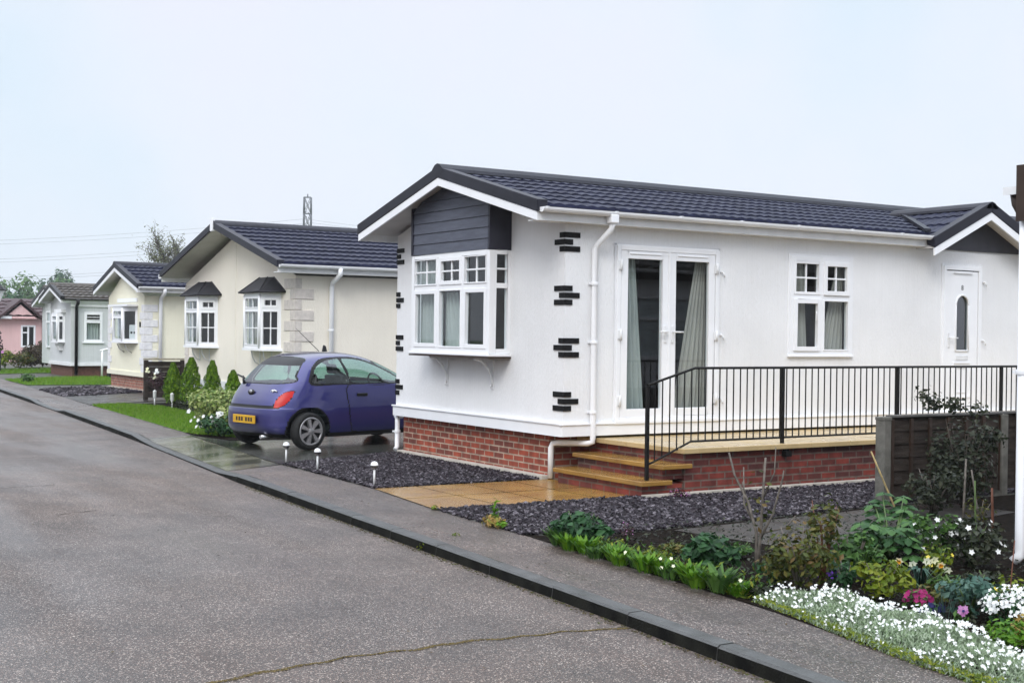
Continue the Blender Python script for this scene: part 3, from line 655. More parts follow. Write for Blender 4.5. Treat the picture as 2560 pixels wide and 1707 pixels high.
for y in (1.12, 2.24):
    m = MB(); m.box(WX - .014, WX, y - .018, y + .018, 1.0, 1.385); m.box(BX + .04, WX - .012, y - .012, y + .012, 1.37, 1.385)
    arc = [(BX + .03 + .26 * math.sin(t) , y, 1.37 - .33 * (1 - math.cos(t))) for t in [PI / 2 * i / 7 for i in range(8)]]
    m.tube(arc, .017, 6); m.tube([(WX - .02, y, 1.06), (WX - .04, y, 1.04), (WX - .035, y, 1.01), (WX - .015, y, 1.02)], .008, 6)
    m.build('bracket', mt['upvc_old'], bw)
# french doors
def french(mb, P):
    u0, u1, z0, z1 = doors[0]
    frame_ring(mb, SF, u0, u1, z0, z1, .055, -.06, .03)
    mid = (u0 + u1) / 2
    for a, c in ((u0 + .063, mid - .009), (mid + .009, u1 - .063)):
        frame_ring(mb, SF, a, c, z0 + .055, z1 - .055, .095, -.03, .022)
        mb.fbox(SF, a + .12, c - .12, z1 - .098, z1 - .085, .022, .034)
        P.append((SF, a + .095, c - .095, z0 + .15, z1 - .15, -.005))
    mb.fbox(SF, mid - .016, mid + .016, z0 + .056, z1 - .056, .022, .036)
    mb.fbox(SF, u0 - .03, u1 + .03, z0 - .02, z0 + .018, .03, .055)
    for a in (u0 - .022, u1 + .0): mb.fbox(SF, a, a + .022, z0 + .02, z1 + .02, 0, .012)
    mb.fbox(SF, u0 - .022, u1 + .022, z1, z1 + .02, 0, .012)
fd = part_window(H, 'french_door', french)
mid = (doors[0][0] + doors[0][1]) / 2
def handle(parent, F, u, z, s, d0):
    m = MB(); m.fbox(F, u - .016, u + .016, z - .13, z + .07, d0, d0 + .012)
    m.tube([F(u, d0 + .012, z), F(u, d0 + .05, z), F(u + s * .02, d0 + .055, z), F(u + s * .13, d0 + .055, z)], .010, 8); m.lathe([(.007, 0), (.007, .004)], F(u, d0 + .016, z - .08), 'y', 10)
    m.build('handle', mt['white_plastic'], parent)
handle(fd, SF, mid - .055, 1.73, -1, .022); handle(fd, SF, mid + .055, 1.73, 1, .022)
for u in (doors[0][0] + .045, doors[0][1] - .045):
    for z in (.92, 1.69, 2.50):
        m = MB(); m.fbox(SF, u - .03, u + .03, z - .05, z + .05, .03, .042); m.tube([SF(u, .048, z - .065), SF(u, .048, z + .065)], .014, 8); m.build('hinge', mt['white_plastic'], fd)
for u, z in ((doors[0][1] + .05, 2.47), (doors[0][1] + .05, 1.70), (doors[0][1] + .05, .92)):
    m = MB(); m.tube([SF(u, 0, z), SF(u, .045, z)], .016, 8); m.tube([SF(u, .045, z), SF(u + .02, .05, z - .06)], .008, 6); m.build('door_stay', mt['white_plastic'], fd)
# window beside the doors
def win(mb, P):
    u0, u1, z0, z1 = doors[1]; zm = 2.205; um = (u0 + u1) / 2
    frame_ring(mb, SF, u0, u1, z0, z1, .055, -.06, .022); mb.fbox(SF, um - .03, um + .03, z0 + .055, z1 - .055, -.06, .020); mb.fbox(SF, u0 + .055, um - .03, zm - .03, zm + .03, -.06, .018); mb.fbox(SF, um + .03, u1 - .055, zm - .03, zm + .03, -.06, .018)
    light_(mb, P, SF, u0 + .055, um - .03, zm + .03, z1 - .055, sash=.035, bars=(1, 1)); light_(mb, P, SF, um + .03, u1 - .055, zm + .03, z1 - .055, sash=.055, bars=(1, 1), d=.012)
    light_(mb, P, SF, u0 + .055, um - .03, z0 + .055, zm - .03, sash=.055, d=.012); light_(mb, P, SF, um + .03, u1 - .055, z0 + .055, zm - .03, sash=.02)
    mb.fbox(SF, u0 - .03, u1 + .03, z0 - .022, z0, 0, .04)
    for a in (u0 - .03, u1): mb.fbox(SF, a, a + .03, z0, z1 + .03, 0, .012)
    mb.fbox(SF, u0, u1, z1, z1 + .03, 0, .012)
    mb.tube([SF(um - .10, .02, 2.02), SF(um - .11, .045, 1.99), SF(um - .115, .045, 1.90)], .007, 6)
part_window(H, 'window', win)
# entrance door under the little gable
def edoor(mb, P):
    u0, u1, z0, z1 = doors[2]
    frame_ring(mb, SF, u0, u1, z0, z1, .055, -.06, .028)
    for a in (u0 - .03, u1): mb.fbox(SF, a, a + .03, z0, z1 + .03, 0, .014)
    a, c, e, f = u0 + .068, u1 - .068, z0 + .068, z1 - .070
    cu, rw = (a + c) / 2, .135
    arch = [(cu - rw, 1.52)] + [(cu - rw * math.cos(t), 2.17 + rw * math.sin(t)) for t in [PI * i / 12 for i in range(13)]] + [(cu + rw, 1.52)]
    # leaf with an arched hole: bands round the arch
    mb.fbox(SF, a, c, e, 1.52, -.03, .015); mb.fbox(SF, a, cu - rw, 1.52, f, -.03, .015); mb.fbox(SF, cu + rw, c, 1.52, f, -.03, .015)
    top = [SF(u, .015, z) for u, z in arch[1:-1]]
    mb.prism(top + [SF(cu + rw, .015, f), SF(cu - rw, .015, f)], SF(0, -.03, 0) - SF(0, .015, 0))
    for i in range(len(arch)):   # raised moulding round the light
        p, q = arch[i], arch[(i + 1) % len(arch)]
        mb.tube([SF(p[0], .018, p[1]), SF(q[0], .018, q[1])], .014, 6)
    frame_ring(mb, SF, cu - .19, cu + .19, .86, 1.36, .02, .015, .026); frame_ring(mb, SF, cu - .12, cu + .12, .93, 1.29, .014, .015, .024)
    mb.fbox(SF, cu - .2, cu + .2, z1 - .10, z1 - .085, .028, .042)
ed = part_window(H, 'front_door', edoor)
cu = (doors[2][0] + doors[2][1]) / 2; rw = .135
p = MB(); arch = [(cu - rw, 1.52)] + [(cu - rw * math.cos(t), 2.17 + rw * math.sin(t)) for t in [PI * i / 12 for i in range(13)]] + [(cu + rw, 1.52)]
p.add([SF(u, -.008, z) for u, z in arch], [tuple(range(len(arch)))]); p.build('pane', mt['glass_soft'], ed)
m = MB(); frame_ring(m, SF, cu - .13, cu + .13, 1.39, 1.45, .008, .015, .024); m.fbox(SF, cu - .12, cu + .12, 1.40, 1.44, .015, .022); m.build('letter_flap', mt['white_plastic'], ed)
handle(ed, SF, doors[2][0] + .12, 1.70, 1, .016)
for z in (1.66, 2.50):
    m = MB(); u = doors[2][1] + .06; m.tube([SF(u, 0, z), SF(u, .05, z)], .014, 8); m.tube([SF(u, .05, z), SF(u + .02, .05, z - .06)], .008, 6); m.build('door_stay', mt['white_plastic'], ed)
text_mesh('house_number', '8', .10, mt['trim_black'], ed, Matrix.Translation(SF(cu, .016, 2.375)) @ Matrix.Rotation(PI / 2, 4, 'X'))
# black brick slips wrapped round the two front corners, in staggered threes
for corner, zs in (('r', (2.735, 2.13, 1.535, .925)), ('l', (2.735, 2.13, 1.535, .925))):
    for k, z0 in enumerate(zs):
        b = MB()
        for j in range(3):
            z = z0 + .079 * (1 - j); long_side = (j + k + (corner == 'l')) % 2 == 0
            fr, si = (.10, .20) if long_side else (.20, .10)
            if corner == 'r':
                b.box(WX - .012, WX, WY0 - .012, WY0 + fr, z - .03, z + .03); b.box(WX, WX + si, WY0 - .012, WY0, z - .03, z + .03)
            else:
                b.box(WX - .012, WX, WY1 - fr, WY1 + .012, z - .03, z + .03); b.box(WX, WX + si, WY1, WY1 + .012, z - .03, z + .03)
        b.build('corner_slips', mt['slip'], H)
# downpipes
def pipe(root, path, r=.034, clips=(), mat='upvc', name='downpipe'):
    m = MB(); m.tube(path, r, 12)
    for c in clips: m.lathe([(r + .008, -.02), (r + .010, -.012), (r + .010, .012), (r + .008, .02)], c, 'z', 14); m.box(c[0] - .055, c[0] + .055, c[1] + r, c[1] + r + .012, c[2] - .012, c[2] + .012)
    return m.build(name, mt[mat], root)
px_, py_ = .30, -.45
pipe(H, [(.40, -.645, 3.06), (.40, -.645, 2.93), (.39, -.63, 2.88), (.32, -.475, 2.72), (px_, py_, 2.67), (px_, py_, .52), (px_, py_, .46), (px_ - .03, py_ + .05, .44), (.06, -.10, .43), (.015, -.055, .42), (.0, -.045, .37), (.0, -.045, .02)], clips=[(px_, py_, 2.27), (px_, py_, .80), (px_, py_, 1.6)])
b = MB(); b.box(.345, .455, -.70, -.59, 2.95, 3.05); b.build('gutter_outlet', mt['upvc'], H, bevel=.012)
pipe(H, [(.10, 3.85, .50), (-.02, 3.80, .50), (-.05, 3.70, .49), (-.05, 3.70, .42), (-.05, 3.70, .09), (-.09, 3.68, .045)], clips=[(-.05, 3.70, .3)])
# porch gable over the entrance
PX0, PX1, PA, PY = 5.78, 8.14, 6.96, -.72
PE, PR = 2.995, 3.54
def PP(s): return lambda y, t, h: Vector((PA + s * 1.18 * (1 - t), y, PE + (PR - PE) * t + h))
m = MB()
for s in (-1, 1): tiles(m, PP(s), PY + .10, 1.0, 4, .15, .014, .020)
pr = m.build('porch_roof', mt['tile'], H, recalc=False)
m = MB()
for s in (-1, 1):
    p = PP(s); m.hexa([p(PY + .03, 0, -.085), p(1.0, 0, -.085), p(1.0, 1, -.085), p(PY + .03, 1, -.085), p(PY + .03, 0, -.02), p(1.0, 0, -.02), p(1.0, 1, -.02), p(PY + .03, 1, -.02)])
m.build('soffit', mt['soffit'], pr)
for s in (-1, 1):
    p = PP(s)
    v = MB(); v.hexa([p(PY - .01, -.01, -.075), p(PY + .13, -.01, -.03), p(PY + .13, 1, -.03), p(PY - .01, 1, -.075), p(PY - .01, -.01, .075), p(PY + .13, -.01, .075), p(PY + .13, 1, .075), p(PY - .01, 1, .075)]); v.build('verge', mt['trim_dark'], pr, bevel=.008)
    v = MB(); v.hexa([p(PY, 0, -.185), p(PY + .028, 0, -.185), p(PY + .028, 1, -.185), p(PY, 1, -.185), p(PY, 0, -.077), p(PY + .028, 0, -.077), p(PY + .028, 1, -.077), p(PY, 1, -.077)]); v.build('barge_board', mt['upvc'], pr, bevel=.003)
m = MB(); m.prism([(PA + u, PY - .01, PR + h) for u, h in [(-.13, -.028), (-.115, .01), (-.06, .055), (0, .072), (.06, .055), (.115, .01), (.13, -.028)]], (0, 1.75, 0)); m.build('ridge_tiles', mt['trim_dark'], pr)
m = MB(); m.prism([(PX0 + .04, WY0 - .03, 2.93), (PX1 - .04, WY0 - .03, 2.93), (PA, WY0 - .03, PR - .07)], (0, .03, 0)); m.build('porch_panel', M('dark_panel', (.055, .055, .068), (.042, .042, .052), scale=5, rough=.5), pr)
m = MB(); za = lambda y: 3.11 + .575 * (1 - abs(y - 1.645) / 2.235)
m.hexa([(5.70, -.60, za(-.60) + .03), (5.84, -.60, za(-.6) + .03), (6.98, .78, za(.78) + .03), (6.84, .78, za(.78) + .03), (5.70, -.60, za(-.6) + .075), (5.84, -.60, za(-.6) + .075), (6.98, .78, za(.78) + .075), (6.84, .78, za(.78) + .075)]); m.build('valley', mt['trim_dark'], pr)
# small things on the wall
b = MB(); b.tube([SF(6.12, 0, .82), SF(6.12, .06, .82)], .03, 10); b.box(6.08, 6.16, WY0 - .075, WY0 - .055, .75, .80); b.build('wall_tap', mt['trim_black'], H)
# curtains, things of their own inside the rooms
cg = 'cream curtains inside the white home'
curtain(SF, .78, 1.30, .70, 2.60, -.14, 'pale curtain hanging straight behind the left french door of the white home', mt['curtain_pale'], 4, pinch=('l', .24, .40), group=cg)
curtain(SF, 1.58, 2.12, .70, 2.62, -.14, 'cream curtain flaring out downwards behind the right french door of the white home', mt['curtain'], 5, pinch=('r', .16, .52), group=cg)
curtain(SF, 3.45, 3.93, 1.2, 2.66, -.13, 'cream curtain on the left side of the small window right of the french doors', mt['curtain'], 4, pinch=('l', .32, .42), group=cg)
curtain(SF, 3.99, 4.5, 1.2, 2.66, -.13, 'cream curtain on the right side of the small window right of the french doors', mt['curtain'], 5, pinch=('r', .12, .5), group=cg)
curtain(FX(BX + .13), 2.08, 2.66, 1.48, 2.66, 0, 'pale curtain at the far left side of the bay window of the white home', mt['curtain_pale'], 5, pinch=('r', .58, .5), group=cg)
curtain(FX(BX + .13), 1.42, 2.0, 1.48, 2.2, 0, 'sheer pale curtain in the middle light of the bay window of the white home', mt['curtain_pale'], 4, pinch=('r', .30, .46), group=cg)

# ------------------------------------------------------------------ terrace with steps and railing
T = thing('terrace', (0, -1.9, 0), 'raised brick terrace with sandstone paving and three wide steps beside the white home', 'terrace')
b = MB(); b.box(.44, 9.0, -1.90, -.02, -.05, .444); b.build('brick_wall', mt['brick_dark'], T)
b = MB(); x = .38
while x < 9.0:
    x2 = min(9.0, x + .62)
    b.box(x + .002, x2 - .002, -1.97, -.95, .446, .50); b.box(x + .002, x2 - .002, -.944, -.02, .446, .499); x = x2
b.build('paving', mt['sand_edge'], T, bevel=.006)
for k, (xa, zt) in enumerate(((-.17, .18), (.10, .34))):
    s = MB(); s.box(xa + .06, .44 if k == 0 else .4398, -1.885 + .003 * k, -.36, -.05 if k == 0 else .18, zt - .052); st = s.build('step', mt['brick_dark'], T)
    s = MB(); s.box(xa, xa + .40, -1.97, -1.15, zt - .05, zt); s.box(xa, xa + .40, -1.145, -.33, zt - .05, zt - .001); s.build('tread', mt['sand'], st, bevel=.008)
b = MB(); b.box(-.13, 9, -1.975, -1.9005, -.02, .04); b.build('footing', mt['concrete'], T)
R_ = thing('railing', (0, -1.86, .18), 'long black metal railing along the terrace, sloping down beside its steps', 'railing')
RY = -1.86
b = MB(); b.tube([(-.03, RY, 1.17), (.61, RY, 1.345), (8.6, RY, 1.345)], .014, 8); b.build('top_rail', mt['iron'], R_)
b = MB(); b.tube([(-.03, RY, .345), (.05, RY, .365), (.56, RY, .565), (8.6, RY, .565)], .012, 8); b.build('bottom_rail', mt['iron'], R_)
for x in (-.03, 1.89, 3.77, 5.70, 7.6):
    b = MB(); zb = .18 if x < .1 else .44; b.box(x - .017, x + .017, RY - .017, RY + .017, zb, (1.17 if x < 0 else 1.345) - .01); 
    if x > .1: b.box(x - .045, x + .045, RY - .11, RY - .045, .36, .42); b.box(x - .02, x + .02, RY - .09, RY - .02, .38, .44)
    b.build('post', mt['iron'], R_)
x = .07; first = None
while x < 8.55:
    if min(abs(x - q) for q in (1.89, 3.77, 5.70, 7.6)) > .03:
        b = MB(); zt = 1.17 + (x + .03) / .64 * .175 if x < .61 else 1.345; zb = .365 + (x - .05) / .51 * .2 if x < .56 else .565
        b.box(x - .0052, x + .0052, RY - .0052, RY + .0052, zb, zt - .01); b.build('baluster', mt['iron'], R_)
    x += .0989
# neighbour's home, only its corner in view
NH = thing('neighbour_home', (.1, -6.45, 0), 'brown roofed home at the right edge, only its gutter and white downpipe in view', 'home')
b = MB(); b.box(.15, 12, -10.2, -6.50, .5, 2.8); b.build('wall', mt['stucco'], NH)
b = MB(); b.box(.2, 12, -10.1, -6.60, -.05, .5); b.build('brick_base', mt['brick'], NH)
NW = lambda u, d, z: Vector((u, -6.5 + d, z))
def nwin(mb, P):
    for a in (1.6, 5.6, 6.4): frame_ring(mb, NW, a, a + .8, 1.25, 2.4, .07, .0, .05); mb.fbox(NW, a + .07, a + .73, 1.95, 2.0, 0, .04); P.append((NW, a + .07, a + .73, 1.32, 2.33, .012))
part_window(NH, 'window', nwin)
def NP(s): return lambda x, t, h: Vector((x, -8.35 + s * 2.05 * (1 - t), 2.88 + .62 * t + h))
m = MB(); p = NP(1)
tiles(m, NP(1), -.0, 12, 6, .2, .02, .03, 4); tiles(m, NP(-1), -.02, 12, 6, .4, .02, .03, 3)
nr = m.build('roof', mt['tile_brown'], NH, recalc=False)
m = MB()
for s in (1, -1):
    p = NP(s); m.hexa([p(-.05, 0, -.16), p(-.02, 0, -.16), p(-.02, 1, -.16), p(-.05, 1, -.16), p(-.05, 0, .02), p(-.02, 0, .02), p(-.02, 1, .02), p(-.05, 1, .02)])
    m.hexa([p(-.02, 0, -.06), p(12, 0, -.06), p(12, 1, -.06), p(-.02, 1, -.06), p(-.02, 0, -.005), p(12, 0, -.005), p(12, 1, -.005), p(-.02, 1, -.005)])
m.box(-.075, -.055, -6.75, -6.30, 2.58, 3.0); m.box(-.055, 12, -6.36, -6.335, 2.66, 2.86); m.box(-.05, 12, -6.5, -6.35, 2.70, 2.72)
m.build('barge_board', mt['trim_brown'], nr)
m = MB(); r = .056; m.prism([(-.06, -6.235 + math.cos(PI + PI * i / 8) * r, 2.84 + math.sin(PI + PI * i / 8) * r) for i in range(9)], (12, 0, 0)); m.box(-.062, -.0605, -6.295, -6.175, 2.785, 2.845); m.build('gutter', mt['upvc_old'], NH)
m = MB(); m.tube([(.0, -6.235, 2.80), (.0, -6.25, 2.72), (-.0, -6.325, 2.60)], .036, 12); m.build('swan_neck', mt['trim_brown'], NH)
pipe(NH, [(0, -6.325, 2.60), (0, -6.325, .12), (0, -6.325, .07), (-.035, -6.29, .02)], r=.038, clips=[(0, -6.325, 1.45)])
# ------------------------------------------------------------------ the other homes along the street
def bay3(root, pts, z0, z1, zm, kinds, sill=True, name='bay_window', d=0):
    """a small canted bay: plan points left to right; kinds per facet: list of (fraction, top bars, bottom bars, top sash)"""
    mb = MB(); P = []
    for i in range(len(pts) - 1):
        F = FS(pts[i], pts[i + 1]); Ln = F.len; k = kinds[i]
        frame_ring(mb, F, 0, Ln, z0, z1, .055, -.05, 0)
        if k['split']:
            mb.fbox(F, .055, Ln - .055, zm - .025, zm + .025, -.05, -.002)
            light_(mb, P, F, .055, Ln - .055, zm + .025, z1 - .055, sash=k.get('ts', .02), bars=k.get('tb', (1, 0)), d=-.02)
            light_(mb, P, F, .055, Ln - .055, z0 + .055, zm - .025, sash=k.get('bs', .02), bars=k.get('bb', (1, 1)), d=-.02)
        else: light_(mb, P, F, .055, Ln - .055, z0 + .055, z1 - .055, sash=.02, bars=k.get('bb', (0, 0)), d=-.02)
        mb.tube([F(0, -.02, z0), F(0, -.02, z1)], .035, 8)
    o = mb.build(name, mt['upvc'], root); put_panes(P, o)
    c = Vector((sum(p[0] for p in pts) / len(pts), sum(p[1] for p in pts) / len(pts), 0))
    def outline(g, z): return [(c.x + (p[0] - c.x) * g if 0 < i < len(pts) - 1 else p[0], c.y + (p[1] - c.y) * g, z) for i, p in enumerate(pts)]
    if sill:
        s = MB(); s.prism(outline(1.12, z0 - .045), (0, 0, .043)); s.build('sill', mt['upvc'], o)
    t = MB(); t.prism(outline(1.0, z1 + .001), (0, 0, .05)); t.build('head', mt['upvc'], o)
    return o, outline
def quoins(root, x, y, sgn, z0, z1, h, mat, long_=.42, short=.22, proud=.016, side=True, sl=None, ss=None):
    b = MB(); z = z0; k = 0
    while z + h < z1 + .01:
        fr, si = (long_, ss or short) if k % 2 else (short, sl or long_)
        ya, yb = (y - proud, y + fr) if sgn < 0 else (y - fr, y + proud)
        b.box(x - proud, x + .001, ya, yb, z + .006, z + h - .006)
        if side: (b.box(x, x + si, y - proud, y + .001, z + .006, z + h - .006) if sgn < 0 else b.box(x, x + si, y - .001, y + proud, z + .006, z + h - .006))
        z += h; k += 1
    b.build('quoins', mat, root, bevel=.006)
def shell(root, x, xe, y0, y1, zb, zt, zapex, yc, wall, holes=(), sholes=()):
    b = MB(); F = FX(x); S = FY(y0)
    wall_grid(b, F, y0, y1, zb, zt, list(holes)); b.add([F(y0, 0, zt), F(y1, 0, zt), F(yc, 0, zapex)], [(0, 1, 2)])
    wall_grid(b, S, x, xe, zb, zt, list(sholes))
    b.quad((x, y1, zb), (xe, y1, zb), (xe, y1, zt), (x, y1, zt)); b.quad((xe, y0, zb), (xe, y1, zb), (xe, y1, zt), (xe, y0, zt))
    b.build('wall', wall, root, recalc=False)
    b = MB(); b.box(x + .1, xe - .1, y0 + .1, y1 - .05, zb + .08, zb + .11); b.box(x + 1.8, x + 1.85, y0 + .1, y1 - .05, zb + .11, zt - .1); b.box(x + .1, xe - .1, y0 + .1, y1 - .05, zt - .1, zt - .07); b.build('room_partition', mt['interior'], root)
def pinned(u0, u1, z0, z1): return (u0, u1, z0, z1)
# cream twin-width home with two canopied bays
H2 = thing('park_home', (1.0, 9.8, 0), 'wide cream park home with stone quoins, two small canopied bay windows and no white bargeboard', 'home')
shell(H2, 1.0, 13, 9.8, 15.95, .42, 2.70, 3.60, 12.87, mt['stucco_cream'], [(10.5, 11.9, 1.34, 2.36), (13.92, 15.42, 1.34, 2.36)])
b = MB(); b.box(.965, 13, 9.765, 9.8, .42, .62); b.box(.965, 1.0, 9.8, 15.98, .42, .62); b.box(1.0, 13, 9.8, 15.95, .419, .44); b.build('skirt_board', mt['upvc_old'], H2)
b = MB(); b.box(1.1, 12.9, 9.95, 15.8, -.05, .41); b.build('brick_base', mt['brick'], H2)
gable_roof(H2, .5, 13.3, 1.0, 12.87, 3.38, 2.90, 3.79, 9, mt['tile'], wave=.15, white_barge=False, amp=.013, step=.034)
b = MB(); b.box(.47, .53, 12.80, 12.95, 3.66, 3.92); b.build('ridge_end', mt['upvc'], H2, bevel=.008)
b = MB(); b.box(.49, .52, 16.2, 16.32, 2.80, 2.90); b.build('gutter_end', mt['upvc'], H2)
b = MB(); b.box(.992, 1.002, 12.84, 12.90, .62, 3.5); b.build('joint_strip', mt['stucco_cream'], H2)
quoins(H2, 1.0, 9.8, -1, .70, 2.68, .195, mt['quoin'], .50, .22, sl=.36, ss=.12); quoins(H2, 1.0, 15.95, 1, .70, 2.68, .195, mt['quoin'], .50, .22, sl=.36, ss=.12)
kk = [dict(split=True, tb=(1, 0), bb=(1, 1)), dict(split=True, tb=(1, 0), bb=(1, 1)), dict(split=True, tb=(1, 0), bb=(1, 1), ts=.05)]
for y0, pts in ((10.47, [(1.0, 11.92), (.70, 11.60), (.70, 10.80), (1.0, 10.47)]), (13.9, [(1.0, 15.45), (.70, 15.10), (.70, 14.26), (1.0, 13.9)])):
    o, ol = bay3(H2, pts, 1.34, 2.36, 2.08, kk)
    m = MB(); lo = ol(1.30, 2.41); hi = [(1.0 - (1.0 - p[0]) * .22, (p[1] - (pts[0][1] + pts[-1][1]) / 2) * .50 + (pts[0][1] + pts[-1][1]) / 2, 2.70) for p in pts]
    lo = [(p[0] - (.02 if 0 < i < 3 else 0), p[1], p[2]) for i, p in enumerate(lo)]
    n = 4; m.add(lo + hi, [(0, 1, 5, 4), (1, 2, 6, 5), (2, 3, 7, 6), (4, 5, 6, 7), (0, 3, 2, 1)])
    for i in range(3): m.tube([lo[i], lo[i + 1]], .022, 6)
    for i in range(4): m.tube([lo[i], hi[i]], .014, 6)
    m.build('canopy', M('canopy_lead', (.022, .021, .026), (.014, .014, .018), scale=6, rough=.5), o)
    yc = (pts[0][1] + pts[-1][1]) / 2
    for y in (yc - .3, yc + .3):
        m = MB(); m.box(.99, 1.0, y - .015, y + .015, 1.0, 1.30); m.box(.80, .99, y - .015, y + .015, 1.285, 1.297); m.tube([(.82, y, 1.28), (.84, y, 1.17), (.90, y, 1.06), (.985, y, 1.02)], .012, 6)
        m.build('bracket', mt['upvc_old'], o)
    cv = 'right' if y0 < 12 else 'left'
    curtain(FX(.92), y0 + .72, y0 + 1.12, 1.4, 2.33, 0, f'pale curtain behind the {cv} canopied bay window of the cream home', mt['curtain'], 3, pinch=('r', .12, .30), group='curtains of the cream home')
pipe(H2, [(1.72, 9.42, 2.84), (1.72, 9.42, 2.72), (1.70, 9.72, 2.58), (1.70, 9.75, 2.5), (1.70, 9.75, .02)], r=.045, clips=[(1.70, 9.75, 1.7)])
# primrose yellow home
H3 = thing('park_home', (1.8, 21.7, 0), 'primrose yellow park home with white quoins, orange brick base and a poster in its window', 'home')
shell(H3, 1.8, 12, 21.7, 25.1, .40, 2.55, 3.25, 23.5, mt['stucco_yellow'], [(22.31, 24.05, 1.33, 2.22)])
b = MB(); b.box(1.77, 12, 21.67, 21.7, .40, .52); b.box(1.77, 1.8, 21.7, 25.12, .40, .52); b.box(1.8, 12, 21.7, 25.1, .399, .42); b.build('skirt_board', mt['stucco_yellow'], H3)
b = MB(); b.box(1.86, 11.9, 21.8, 25.0, -.05, .39); b.build('brick_base', mt['brick_far'], H3)
b = MB(); b.box(1.78, 1.858, 21.75, 25.05, -.02, .05); b.build('footing', mt['concrete'], H3)
gable_roof(H3, 1.5, 12.3, 1.8, 23.5, 2.15, 2.80, 3.42, 6, mt['tile'], wave=.17, amp=.024, step=.04)
quoins(H3, 1.8, 21.7, -1, .52, 2.45, .2, mt['quoin_white'], .36, .22); quoins(H3, 1.8, 25.1, 1, .52, 2.5, .2, mt['quoin_white'], .36, .22)
o, ol = bay3(H3, [(1.8, 24.05), (1.52, 23.68), (1.52, 22.78), (1.8, 22.31)], 1.33, 2.22, 2.0, [dict(split=True, tb=(1, 0), bb=(0, 0)), dict(split=True, tb=(1, 0), bb=(0, 0)), dict(split=False)])
m = MB(); m.box(1.5, 1.8, 22.25, 24.1, 2.275, 2.33); m.box(1.76, 1.8, 22.25, 24.1, 2.40, 2.50); m.build('window_head', mt['upvc'], o)
for y in (22.8, 23.5): m = MB(); m.tube([(1.6, y, 1.27), (1.66, y, 1.12), (1.79, y, 1.03)], .014, 6); m.build('bracket', mt['soffit'], o)
F = FS((1.52, 22.78), (1.8, 22.31))
m = MB(); m.fbox(F, .20, .46, 1.40, 1.78, -.075, -.07)
po = tag(m.build('poster', mt['white_plastic'], None, loc=F(.3, -.07, 1.4)), 'white paper poster with two dark squares in the window of the yellow home', 'poster')
m = MB(); m.fbox(F, .24, .31, 1.54, 1.60, -.0695, -.068); m.fbox(F, .35, .42, 1.54, 1.60, -.0695, -.068); m.build('print', mt['trim_black'], po)
pipe(H3, [(2.22, 21.30, 2.74), (2.22, 21.32, 2.62), (2.22, 21.62, 2.5), (2.22, 21.65, 2.4), (2.22, 21.65, .03)], r=.05)
b = MB(); b.box(1.775, 1.80, 21.99, 22.07, 1.72, 1.86); b.build('wall_lamp', mt['trim_black'], H3)
# grey home
H4 = thing('park_home', (2.76, 33.3, 0), 'pale grey park home with brown roof, black gutter and dark brick base', 'home')
S4 = FY(33.25)
shell(H4, 2.76, 12, 33.25, 36.2, .37, 2.52, 3.05, 34.75, mt['stucco_grey'], [(34.1, 35.75, 1.2, 2.14)], [(3.2, 3.82, 1.2, 2.22)])
b = MB(); b.box(2.72, 12, 33.21, 33.25, .37, .48); b.box(2.72, 2.76, 33.25, 36.24, .37, .48); b.box(2.76, 12, 33.25, 36.2, .369, .39); b.box(2.74, 12, 33.2, 33.25, 2.40, 2.53); b.build('skirt_board', mt['upvc_old'], H4)
b = MB(); b.box(2.84, 11.9, 33.35, 36.4, -.05, .36); b.build('brick_base', M('sooty_brick', (.15, .07, .05), (.09, .045, .035), scale=12, rough=.8), H4)
gable_roof(H4, 2.38, 12.3, 2.76, 34.75, 1.62, 2.70, 3.16, 5, mt['tile_brown'], wave=.2, amp=.024, step=.045, gut='trim_black', trim='trim_black')
def w4(mb, P):
    frame_ring(mb, S4, 3.2, 3.82, 1.2, 2.22, .06, -.05, .025); mb.fbox(S4, 3.26, 3.76, 1.87, 1.93, -.05, .02); mb.fbox(S4, 3.15, 3.87, 1.15, 1.2, 0, .06)
    light_(mb, P, S4, 3.26, 3.76, 1.93, 2.16, sash=.03, bars=(0, 1)); light_(mb, P, S4, 3.26, 3.76, 1.26, 1.87, sash=.02)
part_window(H4, 'window', w4)
curtain(S4, 3.24, 3.78, 1.2, 1.87, -.1, 'pale green net behind the small side window of the grey home', mt['curtain_pale'], 5, group='curtains of the grey home')
bay3(H4, [(2.76, 35.0), (2.52, 34.95), (2.52, 34.2), (2.76, 34.1)], 1.2, 2.14, 1.92, [dict(split=False), dict(split=True, bb=(0, 0), tb=(0, 0)), dict(split=True, bb=(0, 0), tb=(0, 0))])
m = MB(); m.box(2.62, 2.76, 34.0, 35.1, 2.2, 2.32); m.prism([(2.76, 34.2, 1.12), (2.55, 34.3, 1.12), (2.55, 34.85, 1.12), (2.76, 34.95, 1.12)], (.0, .0, -.02)); m.prism([(2.76, 34.3, 1.1), (2.6, 34.45, 1.1), (2.6, 34.8, 1.1), (2.76, 34.9, 1.1)], (.06, 0, -.22)); m.build('window_head', mt['upvc_old'], H4)
pipe(H4, [(2.93, 32.98, 2.64), (2.93, 33.02, 2.5), (2.93, 33.19, 2.4), (2.93, 33.19, .05)], r=.055, mat='trim_black')
